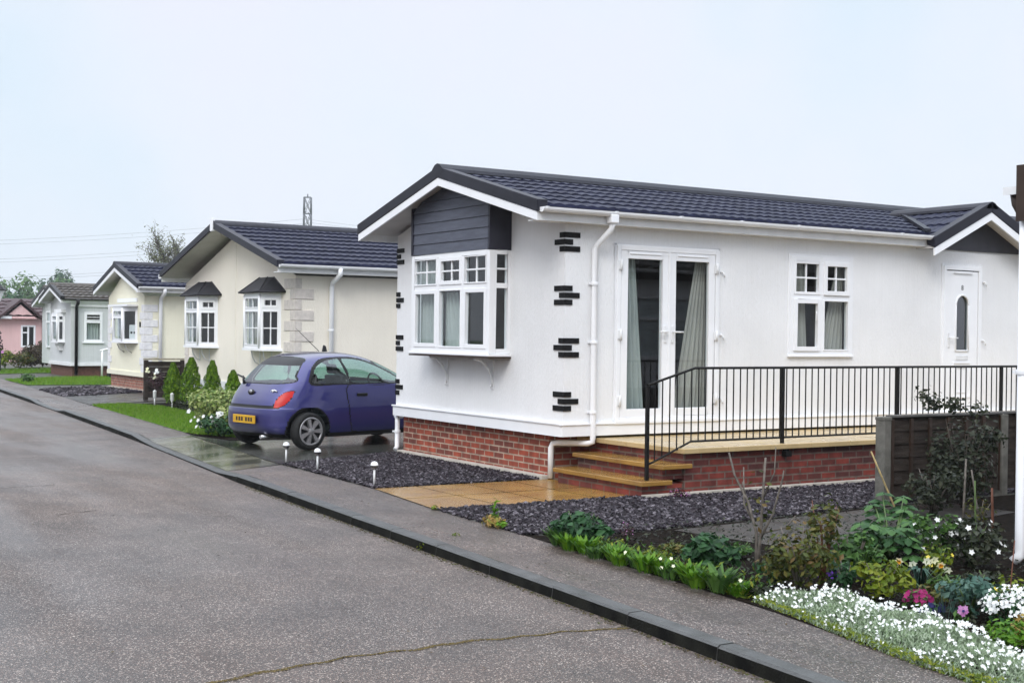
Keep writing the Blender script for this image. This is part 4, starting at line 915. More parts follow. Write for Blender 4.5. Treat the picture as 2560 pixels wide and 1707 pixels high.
# its second gable, set back
b = MB(); b.box(3.4, 12, 36.9, 40.3, .3, 2.45); b.add([(3.4, 36.9, 2.45), (3.4, 40.3, 2.45), (3.4, 38.6, 3.0)], [(0, 1, 2)]); b.build('wing_wall', mt['stucco_grey'], H4)
gable_roof(H4, 3.05, 12, 3.4, 38.6, 1.95, 2.62, 3.18, 5, mt['tile_brown'], wave=.24, amp=.024, step=.045, gut='trim_black', trim='trim_black')
def w5(mb, P):
    F = FX(3.4); 
    for a in (37.2, 38.0, 38.8): frame_ring(mb, F, a, a + .7, .9, 2.3, .07, -.0, .05); mb.fbox(F, a + .07, a + .63, 1.85, 1.92, 0, .045); P.append((F, a + .07, a + .63, .97, 1.85, .01)); P.append((F, a + .07, a + .63, 1.92, 2.23, .01))
    mb.box(3.3, 3.4, 36.85, 36.95, 0, 2.5)
part_window(H4, 'window', w5)
# pink home at the end
H5 = thing('park_home', (4.4, 52, 0), 'far pink park home with plum tiled roof and a small pink gable', 'home')
PYF = 51.6
SP = FY(PYF)
b = MB(); wall_grid(b, SP, 3.6, 12, -.2, 2.12, [(5.02, 5.60, .75, 1.72)]); b.add([SP(4.2, .3, 2.1), SP(5.6, .3, 2.1), SP(4.9, .3, 2.72)], [(0, 1, 2)]); b.fbox(SP, 4.17, 5.63, 2.06, 2.10, .0, .32); b.quad((3.6, PYF, -.2), (3.6, 56, -.2), (3.6, 56, 2.12), (3.6, PYF, 2.12)); b.build('wall', mt['stucco_pink'], H5, recalc=False)
b = MB(); b.box(3.75, 12, 53.5, 53.55, -.1, 2.1); b.build('room_partition', mt['interior'], H5)
m = MB(); 
def P5(x, t, h): return Vector((x, PYF - .3 + 2.4 * t, 2.18 + .85 * t + h))
tiles(m, P5, 3.2, 12, 5, .4, .03, .045, 4); m.quad((3.2, 53.7, 3.03), (12, 53.7, 3.03), (12, 56.2, 2.1), (3.2, 56.2, 2.1)); 
r5 = m.build('roof', mt['tile_red'], H5, recalc=False)
m = MB()
for s in (-1, 1):
    a = Vector((4.9, PYF - .42, 2.86)); e = Vector((4.9 + s * .95, PYF - .42, 2.05)); up = Vector((0, 0, .13))
    m.hexa([e, e + Vector((0, 1.6, 0)), a + Vector((0, 1.6, 0)), a, e + up, e + Vector((0, 1.6, 0)) + up, a + Vector((0, 1.6, 0)) + up, a + up])
m.build('porch_roof', mt['tile_red'], r5)
m = MB(); m.box(3.2, 4.5, PYF - .33, PYF - .30, 2.05, 2.17); m.build('fascia', mt['upvc_old'], r5)
m = MB(); m.box(6.2, 12, PYF - .33, PYF - .30, 2.02, 2.18); m.build('gutter', mt['trim_black'], H5)
def w6(mb, P):
    frame_ring(mb, SP, 4.98, 5.64, .72, 1.76, .08, -.04, .03); mb.fbox(SP, 5.27, 5.35, .8, 1.68, -.04, .025); mb.fbox(SP, 5.06, 5.27, 1.38, 1.44, -.04, .02)
    P += [(SP, 5.06, 5.27, .8, 1.38, 0), (SP, 5.06, 5.27, 1.44, 1.68, 0), (SP, 5.35, 5.56, .8, 1.68, 0)]
part_window(H5, 'window', w6)
pipe(H5, [(5.98, PYF - .05, 2.1), (5.98, PYF - .05, 0)], r=.05, mat='trim_black')
# fence panel between the cream and the yellow homes
fp = thing('wooden_fence', (.75, 18, 0), 'short dark wooden fence panel beside the yellow home', 'fence')
b = MB()
for k in range(7): b.box(.78, 1.62, 18.0, 18.02 + .004 * (k % 2), .06 + k * .122, .06 + k * .122 + .118)
b.build('board_panel', mt['fence'], fp)
for x in (.74, 1.62):
    b = MB(); b.box(x - .045, x + .045, 17.96, 18.06, 0, .94); b.build('post', mt['fence'], fp)
b = MB(); b.box(.69, 1.68, 17.95, 18.08, .945, .985); b.build('cap', M('lichen_cap', (.40, .37, .28), (.24, .22, .16), scale=12, rough=.8), fp)
b = MB(); b.box(.78, 1.62, 17.97, 18.0, .30, .34); b.box(.78, 1.62, 17.97, 18.0, .70, .75); b.build('rail', mt['fence'], fp)
# white handrail at the steps of the grey home
hr = thing('handrail', (3.6, 32.6, 0), 'white tubular handrail by the steps of the grey home', 'handrail')
for x, y in ((3.62, 32.5), (3.95, 32.5)):
    b = MB(); b.tube([(x, y, 0), (x, y, .95)], .035, 8); b.build('post', mt['upvc'], hr)
b = MB(); b.tube([(3.55, 32.5, .90), (4.3, 32.5, 1.08)], .035, 8); b.build('top_rail', mt['upvc'], hr)
b = MB(); b.prism([(3.62, 31.6, 0), (3.95, 31.6, 0), (3.95, 31.9, 0), (3.62, 31.9, 0)], (0, 0, .28)); b.lathe([(.10, .28), (.12, .3), (.12, .33), (.10, .34)], (3.78, 31.75, 0), 'z', 12); tag(b.build('planter', mt['trim_black'], None, loc=(3.78, 31.75, 0), bevel=.01), 'small black planter box at the corner of the yellow home', 'planter')
# ------------------------------------------------------------------ the small violet hatchback
def make_car(loc):
    car = thing('parked_car', loc, 'small rounded violet hatchback parked nose in beside the white home', 'car')
    ox, oy, oz = loc
    paint, N, L, B = new_mat('violet_car_paint')
    B.inputs['Base Color'].default_value = (.085, .078, .30, 1); B.inputs['Roughness'].default_value = .32; B.inputs['Metallic'].default_value = .35; B.inputs['Coat Weight'].default_value = 1; B.inputs['Coat Roughness'].default_value = .04
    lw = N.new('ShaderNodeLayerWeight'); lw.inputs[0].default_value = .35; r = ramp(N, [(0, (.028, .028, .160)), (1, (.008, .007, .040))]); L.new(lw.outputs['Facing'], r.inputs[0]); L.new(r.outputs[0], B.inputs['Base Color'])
    # height, rear x, front x, half width, roundness of the plan
    rows = [(.17, -1.58, 1.58, .70, 5), (.22, -1.70, 1.70, .765, 5), (.30, -1.775, 1.77, .795, 4.6), (.40, -1.80, 1.80, .81, 4.2), (.50, -1.81, 1.80, .817, 4), (.575, -1.80, 1.78, .818, 4), (.60, -1.775, 1.76, .818, 4), (.70, -1.735, 1.68, .815, 3.9), (.80, -1.675, 1.50, .805, 3.8),
            (.88, -1.615, 1.22, .792, 3.7), (.93, -1.575, .98, .778, 3.6), (.98, -1.535, .84, .757, 3.6), (1.06, -1.465, .68, .722, 3.5), (1.14, -1.385, .51, .682, 3.4), (1.21, -1.300, .35, .640, 3.3), (1.27, -1.200, .18, .595, 3.2), (1.315, -1.08, .02, .545, 3.1), (1.345, -.96, -.12, .475, 3.0), (1.365, -.83, -.25, .37, 2.8), (1.378, -.72, -.36, .22, 2.5), (1.382, -.58, -.50, .04, 2.2)]
    def row(s):
        s = min(max(s, 0), len(rows) - 1.0001); i = int(s); t = s - i
        p = [rows[min(max(i + k, 0), len(rows) - 1)] for k in (-1, 0, 1, 2)]
        out = []
        for c in range(5):
            a, b, d, e = (q[c] for q in p)
            out.append(.5 * (2 * b + (d - a) * t + (2 * a - 5 * b + 4 * d - e) * t * t + (3 * b - a - 3 * d + e) * t ** 3))
        return out
    def S(s, th):
        z, xr, xf, w, n = row(s); cx, a = (xr + xf) / 2, (xf - xr) / 2; c, sn = math.cos(th), math.sin(th)
        return Vector((cx + a * math.copysign(abs(c) ** (2 / n), c), w * math.copysign(abs(sn) ** (2 / n), sn), z))
    # angles spaced evenly along the outline
    NT, NS = 420, 170
    ths = [2 * PI * i / 6000 for i in range(6001)]; acc = [0]; last = S(4, 0)
    for t in ths[1:]:
        q = S(4, t); acc.append(acc[-1] + (q - last).length); last = q
    TH = []; j = 0
    for i in range(NT):
        tgt = acc[-1] * i / NT
        while acc[j + 1] < tgt: j += 1
        TH.append(ths[j] + (ths[j + 1] - ths[j]) * (tgt - acc[j]) / max(1e-9, acc[j + 1] - acc[j]))
    SS = [(len(rows) - 1) * i / NS for i in range(NS + 1)]
    V = [[S(s, t) for t in TH] for s in SS]
    nrm = [[None] * NT for _ in SS]
    for i in range(NS + 1):
        for k in range(NT):
            du = V[i][(k + 1) % NT] - V[i][k - 1]; dv = V[min(i + 1, NS)][k] - V[max(i - 1, 0)][k]; n_ = du.cross(dv)
            nrm[i][k] = n_.normalized() if n_.length > 1e-9 else Vector((0, 0, 1))
    def rpoly(pts): return pts
    def inp(x, y, poly):
        c = False
        for (x1, y1), (x2, y2) in zip(poly, poly[1:] + poly[:1]):
            if (y1 > y) != (y2 > y) and x < (x2 - x1) * (y - y1) / (y2 - y1) + x1: c = not c
        return c
    def dist(x, y, poly):
        d = 9
        for (x1, y1), (x2, y2) in zip(poly, poly[1:] + poly[:1]):
            vx, vy = x2 - x1, y2 - y1; t = max(0, min(1, ((x - x1) * vx + (y - y1) * vy) / (vx * vx + vy * vy + 1e-12))); d = min(d, math.hypot(x - x1 - vx * t, y - y1 - vy * t))
        return d
    def spl(pts, n=6):
        out = []; m = len(pts)
        for i in range(m):
            p = [pts[(i + k) % m] for k in (-1, 0, 1, 2)]
            for q in range(n):
                t = q / n
                out.append(tuple(.5 * (2 * p[1][c] + (p[2][c] - p[0][c]) * t + (2 * p[0][c] - 5 * p[1][c] + 4 * p[2][c] - p[3][c]) * t * t + (3 * p[1][c] - p[0][c] - 3 * p[2][c] + p[3][c]) * t ** 3) for c in (0, 1)))
        return out
    WB = 1.223
    quarter = spl([(-1.13, .945), (-1.10, 1.06), (-.98, 1.195), (-.80, 1.265), (-.66, 1.285), (-.60, 1.275), (-.56, 1.10), (-.53, .945), (-.80, .94)])
    dwin = spl([(-.455, .945), (-.50, 1.10), (-.54, 1.275), (-.40, 1.285), (-.15, 1.248), (.10, 1.165), (.36, 1.045), (.52, .945), (.1, .94)])
    dark = spl([(-1.17, .915), (-1.15, 1.07), (-1.01, 1.225), (-.82, 1.295), (-.40, 1.31), (-.13, 1.27), (.13, 1.185), (.42, 1.05), (.62, .92), (.0, .918), (-.8, .912)])
    door = spl([(-.50, .30), (-.56, .60), (-.56, .905), (0, .905), (.60, .90), (.70, .62), (.69, .32), (.60, .235), (0, .225), (-.42, .23)], 4)
    rear = spl([(-.57, .955), (-.555, 1.05), (-.49, 1.20), (-.40, 1.275), (0, 1.295), (.40, 1.275), (.49, 1.20), (.555, 1.05), (.57, .955), (0, .935)])
    rearband = [(-.52, 1.185), (-.40, 1.34), (.40, 1.34), (.52, 1.185)]
    wind = spl([(-.66, .975), (-.62, 1.08), (-.52, 1.235), (0, 1.262), (.52, 1.235), (.62, 1.08), (.66, .975), (0, .925)])
    fuel = spl([(-1.02, .74), (-.88, .74), (-.88, .88), (-1.02, .88)], 3)
    def kind(p, n_):
        x, y, z = p; ay = abs(y)
        for wx in (-WB, WB):
            if abs(n_.y) > .3 and math.hypot(x - wx, z - .275) < .325: return None
            if abs(n_.y) > .3 and math.hypot(x - wx, z - .275) < .345 and z < .6: return 'trim'
        if z < .235: return 'trim'
        side = abs(n_.y) > .42 and abs(n_.x) < .80
        if side and z > .9:
            if inp(x, z, quarter) or inp(x, z, dwin): return 'sideglass'
            if inp(x, z, dark): return 'trim'
        if x < -.9 and n_.x < -.25:
            if inp(y, z, rear) and not inp(y, z, rearband): return 'rearglass'
            if inp(y, z, rear) or dist(y, z, rear) < .016: return 'trim'
        if x > -.1 and n_.x > .2 and z > .9:
            if inp(y, z, wind): return 'windscreen'
            if dist(y, z, wind) < .02: return 'trim'
        if x < -1.0 and .56 < z < .90:     # leaf shaped lamps on the rear corners
            q = ay + max(0, x + 1.74) * .75; u, v = q - .735, z - .715; ca, sa = math.cos(math.radians(34)), math.sin(math.radians(34))
            e, g_ = u * ca + v * sa, -u * sa + v * ca; k = abs(e) / .20
            if k < 1 and abs(g_) < .075 * (1 - k ** 2.2): return 'lamp'
            if k < 1.07 and abs(g_) < .085 * (1 - (k / 1.07) ** 2.2): return 'trim'
        if x > 1.2 and .58 < z < .74 and .42 < ay < .74: return 'headlamp'
        if x < -1.3 and n_.x < -.3 and abs(z - .605) < .020 and ay < .60: return 'trim'
        if side and dist(x, z, door) < .0095 and z < .91: return 'trim'
        if side and inp(x, z, door): return 'door_l' if y > 0 else 'door_r'
        if x < -1.0 and n_.x < -.1 and z > .61 and ay < .62 - (.05 if z < .9 else max(0, z - 1.0) * .35) and z < 1.33:
            return 'hatch'
        if (x < -1.55 or (x < -1.3 and z < .6)) and z < .60 or (x < -1.42 and z < .6): return 'rearbumper'
        if x > 1.42 and z < .56: return 'frontbumper'
        return 'body'
    groups = {}
    for i in range(NS):
        for k in range(NT):
            k2 = (k + 1) % NT; c = (V[i][k] + V[i][k2] + V[i + 1][k] + V[i + 1][k2]) / 4
            q = kind(c, nrm[i][k]); 
            if q: groups.setdefault(q, []).append((i, k, k2))
    def surf(keys, name, mat, off=0.0, parent=car):
        me = bpy.data.meshes.new(name); idx = {}; vs = []; ns = []; fs = []
        for key in keys:
            for i, k, k2 in groups.get(key, []):
                f = []
                for a, b in ((i, k), (i, k2), (i + 1, k2), (i + 1, k)):
                    if (a, b) not in idx: idx[(a, b)] = len(vs); vs.append(V[a][b] + nrm[a][b] * off); ns.append(nrm[a][b])
                    f.append(idx[(a, b)])
                fs.append(f)
        me.from_pydata([tuple(v) for v in vs], [], fs); me.materials.append(mat)
        me.polygons.foreach_set('use_smooth', [True] * len(fs)); me.normals_split_custom_set_from_vertices([tuple(n) for n in ns]); me.update()
        o = bpy.data.objects.new(name, me); C.objects.link(o); o.parent = parent; ORG[o.name] = Vector(loc); return o
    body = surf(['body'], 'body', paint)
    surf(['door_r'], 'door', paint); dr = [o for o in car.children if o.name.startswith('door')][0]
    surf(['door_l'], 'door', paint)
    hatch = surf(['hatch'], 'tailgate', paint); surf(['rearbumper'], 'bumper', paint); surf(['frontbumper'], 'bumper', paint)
    surf(['trim'], 'trim', mt['trim_black'], -.004)
    
    G6 = groups.get('sideglass', [])
    for s in (-1, 1):
        for f in (-1, 1):
            groups['tmp'] = [q for q in G6 if V[q[0]][q[1]].y * s > 0 and (V[q[0]][q[1]].x + .492 + .19 * (V[q[0]][q[1]].z - .945)) * f > 0]; surf(['tmp'], 'side_window', mt['carglass'], -.003)
    surf(['rearglass'], 'rear_window', mt['carglass'], -.002); surf(['windscreen'], 'windscreen', mt['carglass'], -.002)
    red, N, L, B = new_mat('red_lamp_lens'); B.inputs['Base Color'].default_value = (.45, .008, .006, 1); B.inputs['Roughness'].default_value = .3; B.inputs['Specular IOR Level'].default_value = .25
    L6 = groups.get('lamp', [])
    for s in (-1, 1):
        groups['tmp'] = [q for q in L6 if V[q[0]][q[1]].y * s > 0]; surf(['tmp'], 'tail_light', red, .004)
    L6 = groups.get('headlamp', [])
    for s in (-1, 1):
        groups['tmp'] = [q for q in L6 if V[q[0]][q[1]].y * s > 0]; surf(['tmp'], 'headlight', mt['steel'], .002)
    def loc_build(m, name, mat, parent=car, **k):
        m.v = [(p[0] + ox, p[1] + oy, p[2] + oz) for p in m.v]; ORG.setdefault(parent.name, Vector(loc)); return m.build(name, mat, parent, **k)
    # underside, inner arches and cabin
    m = MB(); m.box(-1.5, 1.5, -.55, .55, .16, .24); m.box(-.88, .88, -.74, .74, .17, .25); m.box(-1.55, -1.0, -.52, .52, .24, .72); m.box(.95, 1.5, -.52, .52, .24, .70); loc_build(m, 'underbody', mt['trim_black'])
    seat = M('dark_seat_cloth', (.018, .02, .022), (.012, .013, .015), scale=20, rough=.9)
    for y, x in ((-.34, -.32), (.34, -.32), (-.3, -1.02), (.3, -1.02)):
        m = MB(); hgt = .62 if x > -.5 else .40; z0 = .42
        m.hexa([(x - .04, y - .23, z0), (x + .10, y - .23, z0), (x + .10, y + .23, z0), (x - .04, y + .23, z0), (x - .20, y - .20, z0 + hgt), (x - .10, y - .20, z0 + hgt), (x - .10, y + .20, z0 + hgt), (x - .20, y + .20, z0 + hgt)])
        m.box(x, x + .45, y - .23, y + .23, .34, .46)
        if x > -.5: m.hexa([(x - .22, y - .11, 1.06), (x - .14, y - .11, 1.06), (x - .14, y + .11, 1.06), (x - .22, y + .11, 1.06), (x - .25, y - .09, 1.20), (x - .17, y - .09, 1.20), (x - .17, y + .09, 1.20), (x - .25, y + .09, 1.20)])
        loc_build(m, 'seat', seat, bevel=.03)
    m = MB(); m.box(.42, .80, -.68, .68, .70, .90); m.box(-1.5, -1.15, -.6, .6, .74, .76); loc_build(m, 'dashboard', seat, bevel=.02)
    m = MB(); m.lathe([(.17 + .014 * math.cos(a), .014 * math.sin(a)) for a in [2 * PI * i / 8 for i in range(9)]], (0, 0, 0), 'x', 24); m.box(-.012, .012, -.15, .15, -.02, .02)
    R3 = Matrix.Rotation(math.radians(-25), 3, 'Y'); m.v = [tuple(R3 @ Vector(p) + Vector((.33, -.34, .90))) for p in m.v]; loc_build(m, 'steering_wheel', mt['trim_black'])
    # wheels
    cap = M('silver_wheel_trim', (.34, .34, .35), (.26, .26, .27), scale=20, rough=.38, metal=.45)
    for x in (-WB, WB):
        for y, s in ((-.72, -1), (.72, 1)):
            t = MB(); c = (x, y, .267)
            t.lathe([(.190, -.075 * s), (.240, -.083 * s), (.260, -.066 * s), (.268, -.03 * s), (.268, .03 * s), (.260, .066 * s), (.240, .083 * s), (.200, .080 * s), (.190, .06 * s)], c, 'y', 36)
            wheel = loc_build(t, 'wheel', M('tyre_rubber', (.016, .016, .016), (.01, .01, .01), scale=30, rough=.75) if x < 0 and s < 0 else bpy.data.materials['tyre_rubber'])
            t = MB(); t.lathe([(.0, .045 * s), (.198, .045 * s)], c, 'y', 36); t.build
            loc_build(t, 'rim_shadow', mt['trim_black'], wheel)
            t = MB()
            t.lathe([(.202, .058 * s), (.201, .083 * s), (.178, .087 * s), (.174, .058 * s)], c, 'y', 42)
            for k in range(7):
                a = 2 * PI * k / 7; ca, sa = math.cos(a), math.sin(a)
                def pt(r_, w_, d_): return (x + ca * r_ - sa * w_, y + d_ * s, .267 + sa * r_ + ca * w_)
                t.hexa([pt(.04, -.016, .05), pt(.182, -.036, .05), pt(.182, .036, .05), pt(.04, .016, .05), pt(.04, -.014, .092), pt(.182, -.031, .086), pt(.182, .031, .086), pt(.04, .014, .092)])
            t.lathe([(.052, .06 * s), (.052, .088 * s), (.03, .096 * s), (.0, .097 * s)], c, 'y', 20)
            loc_build(t, 'wheel_trim', cap, wheel)
    # number plate, wiper, badge, handles, aerial, mirrors, exhaust
    m = MB(); m.box(-1.842, -1.825, -.31, .23, .37, .485); plate = loc_build(m, 'number_plate', M('yellow_plate', (.62, .36, .02), (.52, .29, .02), scale=30, rough=.4), bevel=.004)
    m = MB(); y = .20
    for wdt, gap in ((.04, .025), (.045, .02), (.04, .06), (.045, .02), (.045, .02), (.04, 0)):
        m.box(-1.8445, -1.842, y - .05 - wdt, y - .05, .40, .457); y -= wdt + gap
    loc_build(m, 'plate_lettering', mt['trim_brown'], plate)
    m = MB(); m.tube([(-1.60, .30, .915), (-1.625, .29, .955), (-1.60, .34, 1.02)], [.026, .018, .012], 8); m.tube([(-1.60, .30, .99), (-1.575, .52, 1.035)], .013, 6); loc_build(m, 'wiper', mt['trim_black'])
    m = MB(); m.lathe([(.0, -.014), (.052, -.012), (.060, -.002), (.060, .01)], (0, 0, 0), 'x', 24); m.v = [(p[0] - 1.688, p[1] * 1.25, p[2] * .75 + .80) for p in m.v]; bd = loc_build(m, 'badge', mt['trim_black'])
    m = MB(); m.lathe([(.0, -.0165), (.030, -.015), (.034, -.010)], (0, 0, 0), 'x', 16); m.v = [(p[0] - 1.688, p[1] * 1.25 + .0, p[2] * .75 + .815) for p in m.v]; loc_build(m, 'badge_highlight', mt['steel'], bd)  # small steel disc stands in for the bright highlight on the badge
    m = MB(); m.tube([(-1.60, -.50, .825), (-1.618, -.46, .845), (-1.622, -.42, .842), (-1.625, -.39, .82)], .010, 6); m.tube([(-1.622, -.45, .835), (-1.627, -.43, .82)], .012, 6); loc_build(m, 'white_arc_mark', mt['white_plastic'])  # small raised white arc on the right of the tailgate
    for s in (-1, 1):
        m = MB(); m.box(-.42, -.23, s * .803, s * .838, .745, .79); loc_build(m, 'handle', mt['trim_black'], bevel=.012)
        m = MB(); m.lathe([(.0, -.07), (.07, -.06), (.095, -.01), (.095, .03), (.06, .05), (0, .055)], (0, 0, 0), 'x', 16); m.v = [(p[0] + .56, p[1] * 1.0 + s * .86, p[2] * .85 + .96) for p in m.v]; m.tube([(.55, s * .72, .93), (.55, s * .82, .94)], .025, 6); loc_build(m, 'mirror', mt['trim_black'])
    m = MB(); m.tube([(-.25, .30, 1.36), (-.62, .42, 1.72)], [.006, .003], 5); m.lathe([(.02, 0), (.012, .03)], (-.25, .30, 1.345), 'z', 8); loc_build(m, 'aerial', mt['trim_black'])
    m = MB(); m.tube([(-1.55, -.34, .19), (-1.76, -.34, .185)], .028, 12); loc_build(m, 'exhaust', mt['steel'])
    m = MB(); m.hexa([(-.10, .42, 1.33), (.0, .42, 1.31), (.0, .48, 1.28), (-.10, .48, 1.30), (-.06, .46, 1.47), (-.02, .46, 1.45), (-.02, .48, 1.45), (-.06, .48, 1.46)])
    loc_build(m, 'fin', mt['trim_black'])
    car.rotation_euler = (0, 0, math.radians(13))
    return car
make_car((.012, 5.55, .003))
# ------------------------------------------------------------------ garden lights
def garden_light(loc, h, label, group):
    t = thing('garden_light', loc, label, 'garden light', group); x, y, z = loc
    m = MB(); m.tube([(x, y, z - .02), (x + .004, y, z + h * .12)], [.006, .014], 8); m.build('spike', mt['trim_black'], t)
    m = MB(); m.tube([(x, y, z + h * .10), (x, y, z + h * .72)], .0115, 10); m.build('stem', mt['white_plastic'], t)
    m = MB(); m.lathe([(.012, h * .67), (.018, h * .69), (.032, h * .73), (.041, h * .785)], (x, y, z), 'z', 18); m.build('collar', mt['steel'], t)
    m = MB(); m.lathe([(.041, h * .785), (.0435, h * .815), (.043, h * .845)], (x, y, z), 'z', 18); m.build('lens', mt['trim_black'], t)
    m = MB(); m.lathe([(.043, h * .845), (.041, h * .89), (.034, h * .945), (.020, h * .985), (0, h)], (x, y, z), 'z', 18); m.build('cap', mt['white_plastic'], t)
    return t
gl = garden_light((-2.06, 2.86, 0), .285, 'round headed steel garden light nearest the violet car, at the edge of the wet driveway', 'steel garden lights along the pavement')
copy_tree(gl, (-2.06, 1.90, 0), 'middle one of three round headed steel garden lights, at the edge of the slate chippings')
copy_tree(gl, (-2.15, .20, 0), 'round headed steel garden light at the corner of the sandstone path')
for (x, y), lb in (((.30, 15.9), 'slim white post light at the left end of the conifer border'), ((.27, 14.6), 'slim white post light in front of the tallest conifer')):
    t = thing('post_light', (x, y, 0), lb, 'garden light', 'white post lights by the lawn')
    m = MB(); m.tube([(x, y, 0), (x, y, .17)], .016, 8); m.build('stem', mt['white_plastic'], t)
    m = MB(); m.lathe([(.026, .16), (.038, .19), (.038, .30), (.045, .31), (0, .34)], (x, y, 0), 'z', 14); m.build('lamp_head', mt['white_plastic'], t)
# ------------------------------------------------------------------ conifers, bush and bed by the cream home
for (x, y, r, h, lb) in ((.55, 15.42, .185, .92, 'leftmost dwarf conifer, medium, beside the fence panel'), (.55, 14.22, .225, 1.06, 'tallest bright green dwarf conifer in front of the left canopied bay'), (.55, 12.92, .175, 1.03, 'slender dwarf conifer between the two canopied bays'), (.55, 11.74, .175, .87, 'shortest dwarf conifer, right beside the violet car')):
    t = thing('conifer', (x, y, 0), lb, 'conifer', 'dwarf conifers in front of the cream home')
    m = MB(); m.tube([(x, y, 0), (x, y, h * .9)], [.04, .01], 8); m.build('trunk', mt['bark'], t)
    m = MB()
    for _ in range(3400):
        k = rnd() ** .75; z = .08 + (h - .06) * k; rad = r * math.sin(PI * min(1, (1 - k) * .62 + .05)) ** .9 * (1 + .10 * math.sin(k * 31 + y) * rnd())
        a = U(0, 2 * PI); q = rad * (1 + .13 * math.sin(3 * a + 7 * k + y) + .09 * math.sin(7 * a - 19 * k + x * 9 + y)) * (1 - .35 * rnd() ** 2.2); p = Vector((x + q * math.cos(a), y + q * math.sin(a), z))
        one_leaf(m, p, Vector((math.cos(a) + U(-.6, .6), math.sin(a) + U(-.6, .6), U(-.2, .9))).normalized(), U(.035, .07), .5, Vector((math.cos(a) * .5, math.sin(a) * .5, 1)))
    m.build('foliage', lm['conifer'], t, recalc=False)
def shrub(name, loc, rad, n, size, mat, label, cat='shrub', group=None, stems=6, flowers=None, nf=0, fr=.02, fz=(.2, 1), up=.3, stem_mat='bark', shell=.5, aspect=.55, lobes=0, blossom='blossom'):
    """bushy plant: stems fanning out, leaf blades through several overlapping clumps, optional blossom"""
    x, y, z = loc; t = thing(name, loc, label, cat, group); rx, ry, rz = rad
    m = MB()
    for k in range(stems):
        a = 2 * PI * k / max(1, stems) + U(-.4, .4); q = U(.3, .8)
        m.tube([(x + U(-.02, .02), y + U(-.02, .02), z), (x + rx * q * .45 * math.cos(a), y + ry * q * .45 * math.sin(a), z + rz * .9), (x + rx * q * math.cos(a), y + ry * q * math.sin(a), z + rz * U(1.2, 1.8))], [.010, .007, .003], 5)
    if stems: m.build('stems', mt[stem_mat], t)
    m = MB()
    cl = [((x, y, z + rz), (rx * .8, ry * .8, rz * .9), .4)] + [((x + rx * .62 * math.cos(a), y + ry * .62 * math.sin(a), z + rz * U(.6, 1.5)), (rx * U(.3, .5), ry * U(.3, .5), rz * U(.3, .5)), .6 / max(1, lobes)) for a in [2 * PI * i / max(1, lobes) + U(-.3, .3) for i in range(lobes)]]
    if not lobes: cl = [((x, y, z + rz), rad, 1)]
    for c, r_, fr_ in cl: leaves(m, int(n * fr_), c, r_, size, up=up, shell=shell, aspect=aspect, keep=lambda p: p.z > z + .005)
    m.build('foliage', lm[mat], t, recalc=False)
    if flowers:
        m = MB()
        for _ in range(nf):
            a = U(0, 2 * PI); k = rnd() ** .5; e = U(*fz); d = Vector((math.cos(a) * k, math.sin(a) * k, e)); p = Vector((x + rx * d.x * 1.02, y + ry * d.y * 1.02, z + rz * (.4 + 1.6 * e * math.sqrt(max(0, 1 - k * k * .7)))))
            flower(m, p, Vector((d.x - .5, d.y - .7, .7)), fr * U(.7, 1.2))
        m.build(blossom, fl[flowers], t, recalc=False)
    return t
shrub('variegated_shrub', (-1.15, 7.72, 0), (.54, .74, .42), 3800, .065, 'varieg', 'yellow and green variegated bush beside the violet car', stems=9, flowers='white', nf=22, fr=.045, fz=(.05, .5), lobes=7)
shrub('rose_shrub', (-1.35, 7.25, 0), (.38, .46, .20), 1100, .06, 'dark', 'low dark leaved shrub with a few white blooms at the foot of the variegated bush', stems=6, flowers='white', nf=16, fr=.045, lobes=4)
shrub('low_plants', (.30, 13.4, 0), (.14, 1.4, .10), 900, .06, 'shade', 'low dark plants filling the border under the conifers', cat='plants', stems=0)
t = thing('standard_rose', (.62, 16.9, 0), 'thin stemmed rose with pale yellow and white blooms by the fence panel', 'rose')
m = MB(); m.tube([(.62, 16.9, 0), (.60, 16.88, .62)], .014, 6); m.build('stem', mt['bark'], t)
m = MB(); leaves(m, 260, (.62, 16.75, .52), (.22, .42, .24), .07); m.build('foliage', lm['purpleleaf'], t, recalc=False)
for q, nm in (((.50, 17.1, .72), 'cream'), ((.55, 16.55, .70), 'white'), ((.60, 16.8, .60), 'cream')):
    m = MB(); [flower(m, Vector(q) + Vector((U(-.05, .05), U(-.09, .09), U(-.06, .06))), Vector((-1, -1, .6)), .042) for _ in range(5)]; m.build('blossom', fl[nm], t, recalc=False)
# ------------------------------------------------------------------ near flower bed
shrub('hellebore', (-2.44, -4.08, 0), (.25, .27, .15), 620, .085, 'dark', 'dark green leafy clump at the corner of the bed nearest the slate', 'plant', 'dark leafy clumps at the bed edge', 8, stem_mat='stem_green', lobes=5)
shrub('hellebore', (-2.30, -5.45, 0), (.21, .24, .155), 560, .08, 'dark', 'dark green leafy clump behind the bright green edging, left of the bare rose', 'plant', 'dark leafy clumps at the bed edge', 8, stem_mat='stem_green', lobes=5)
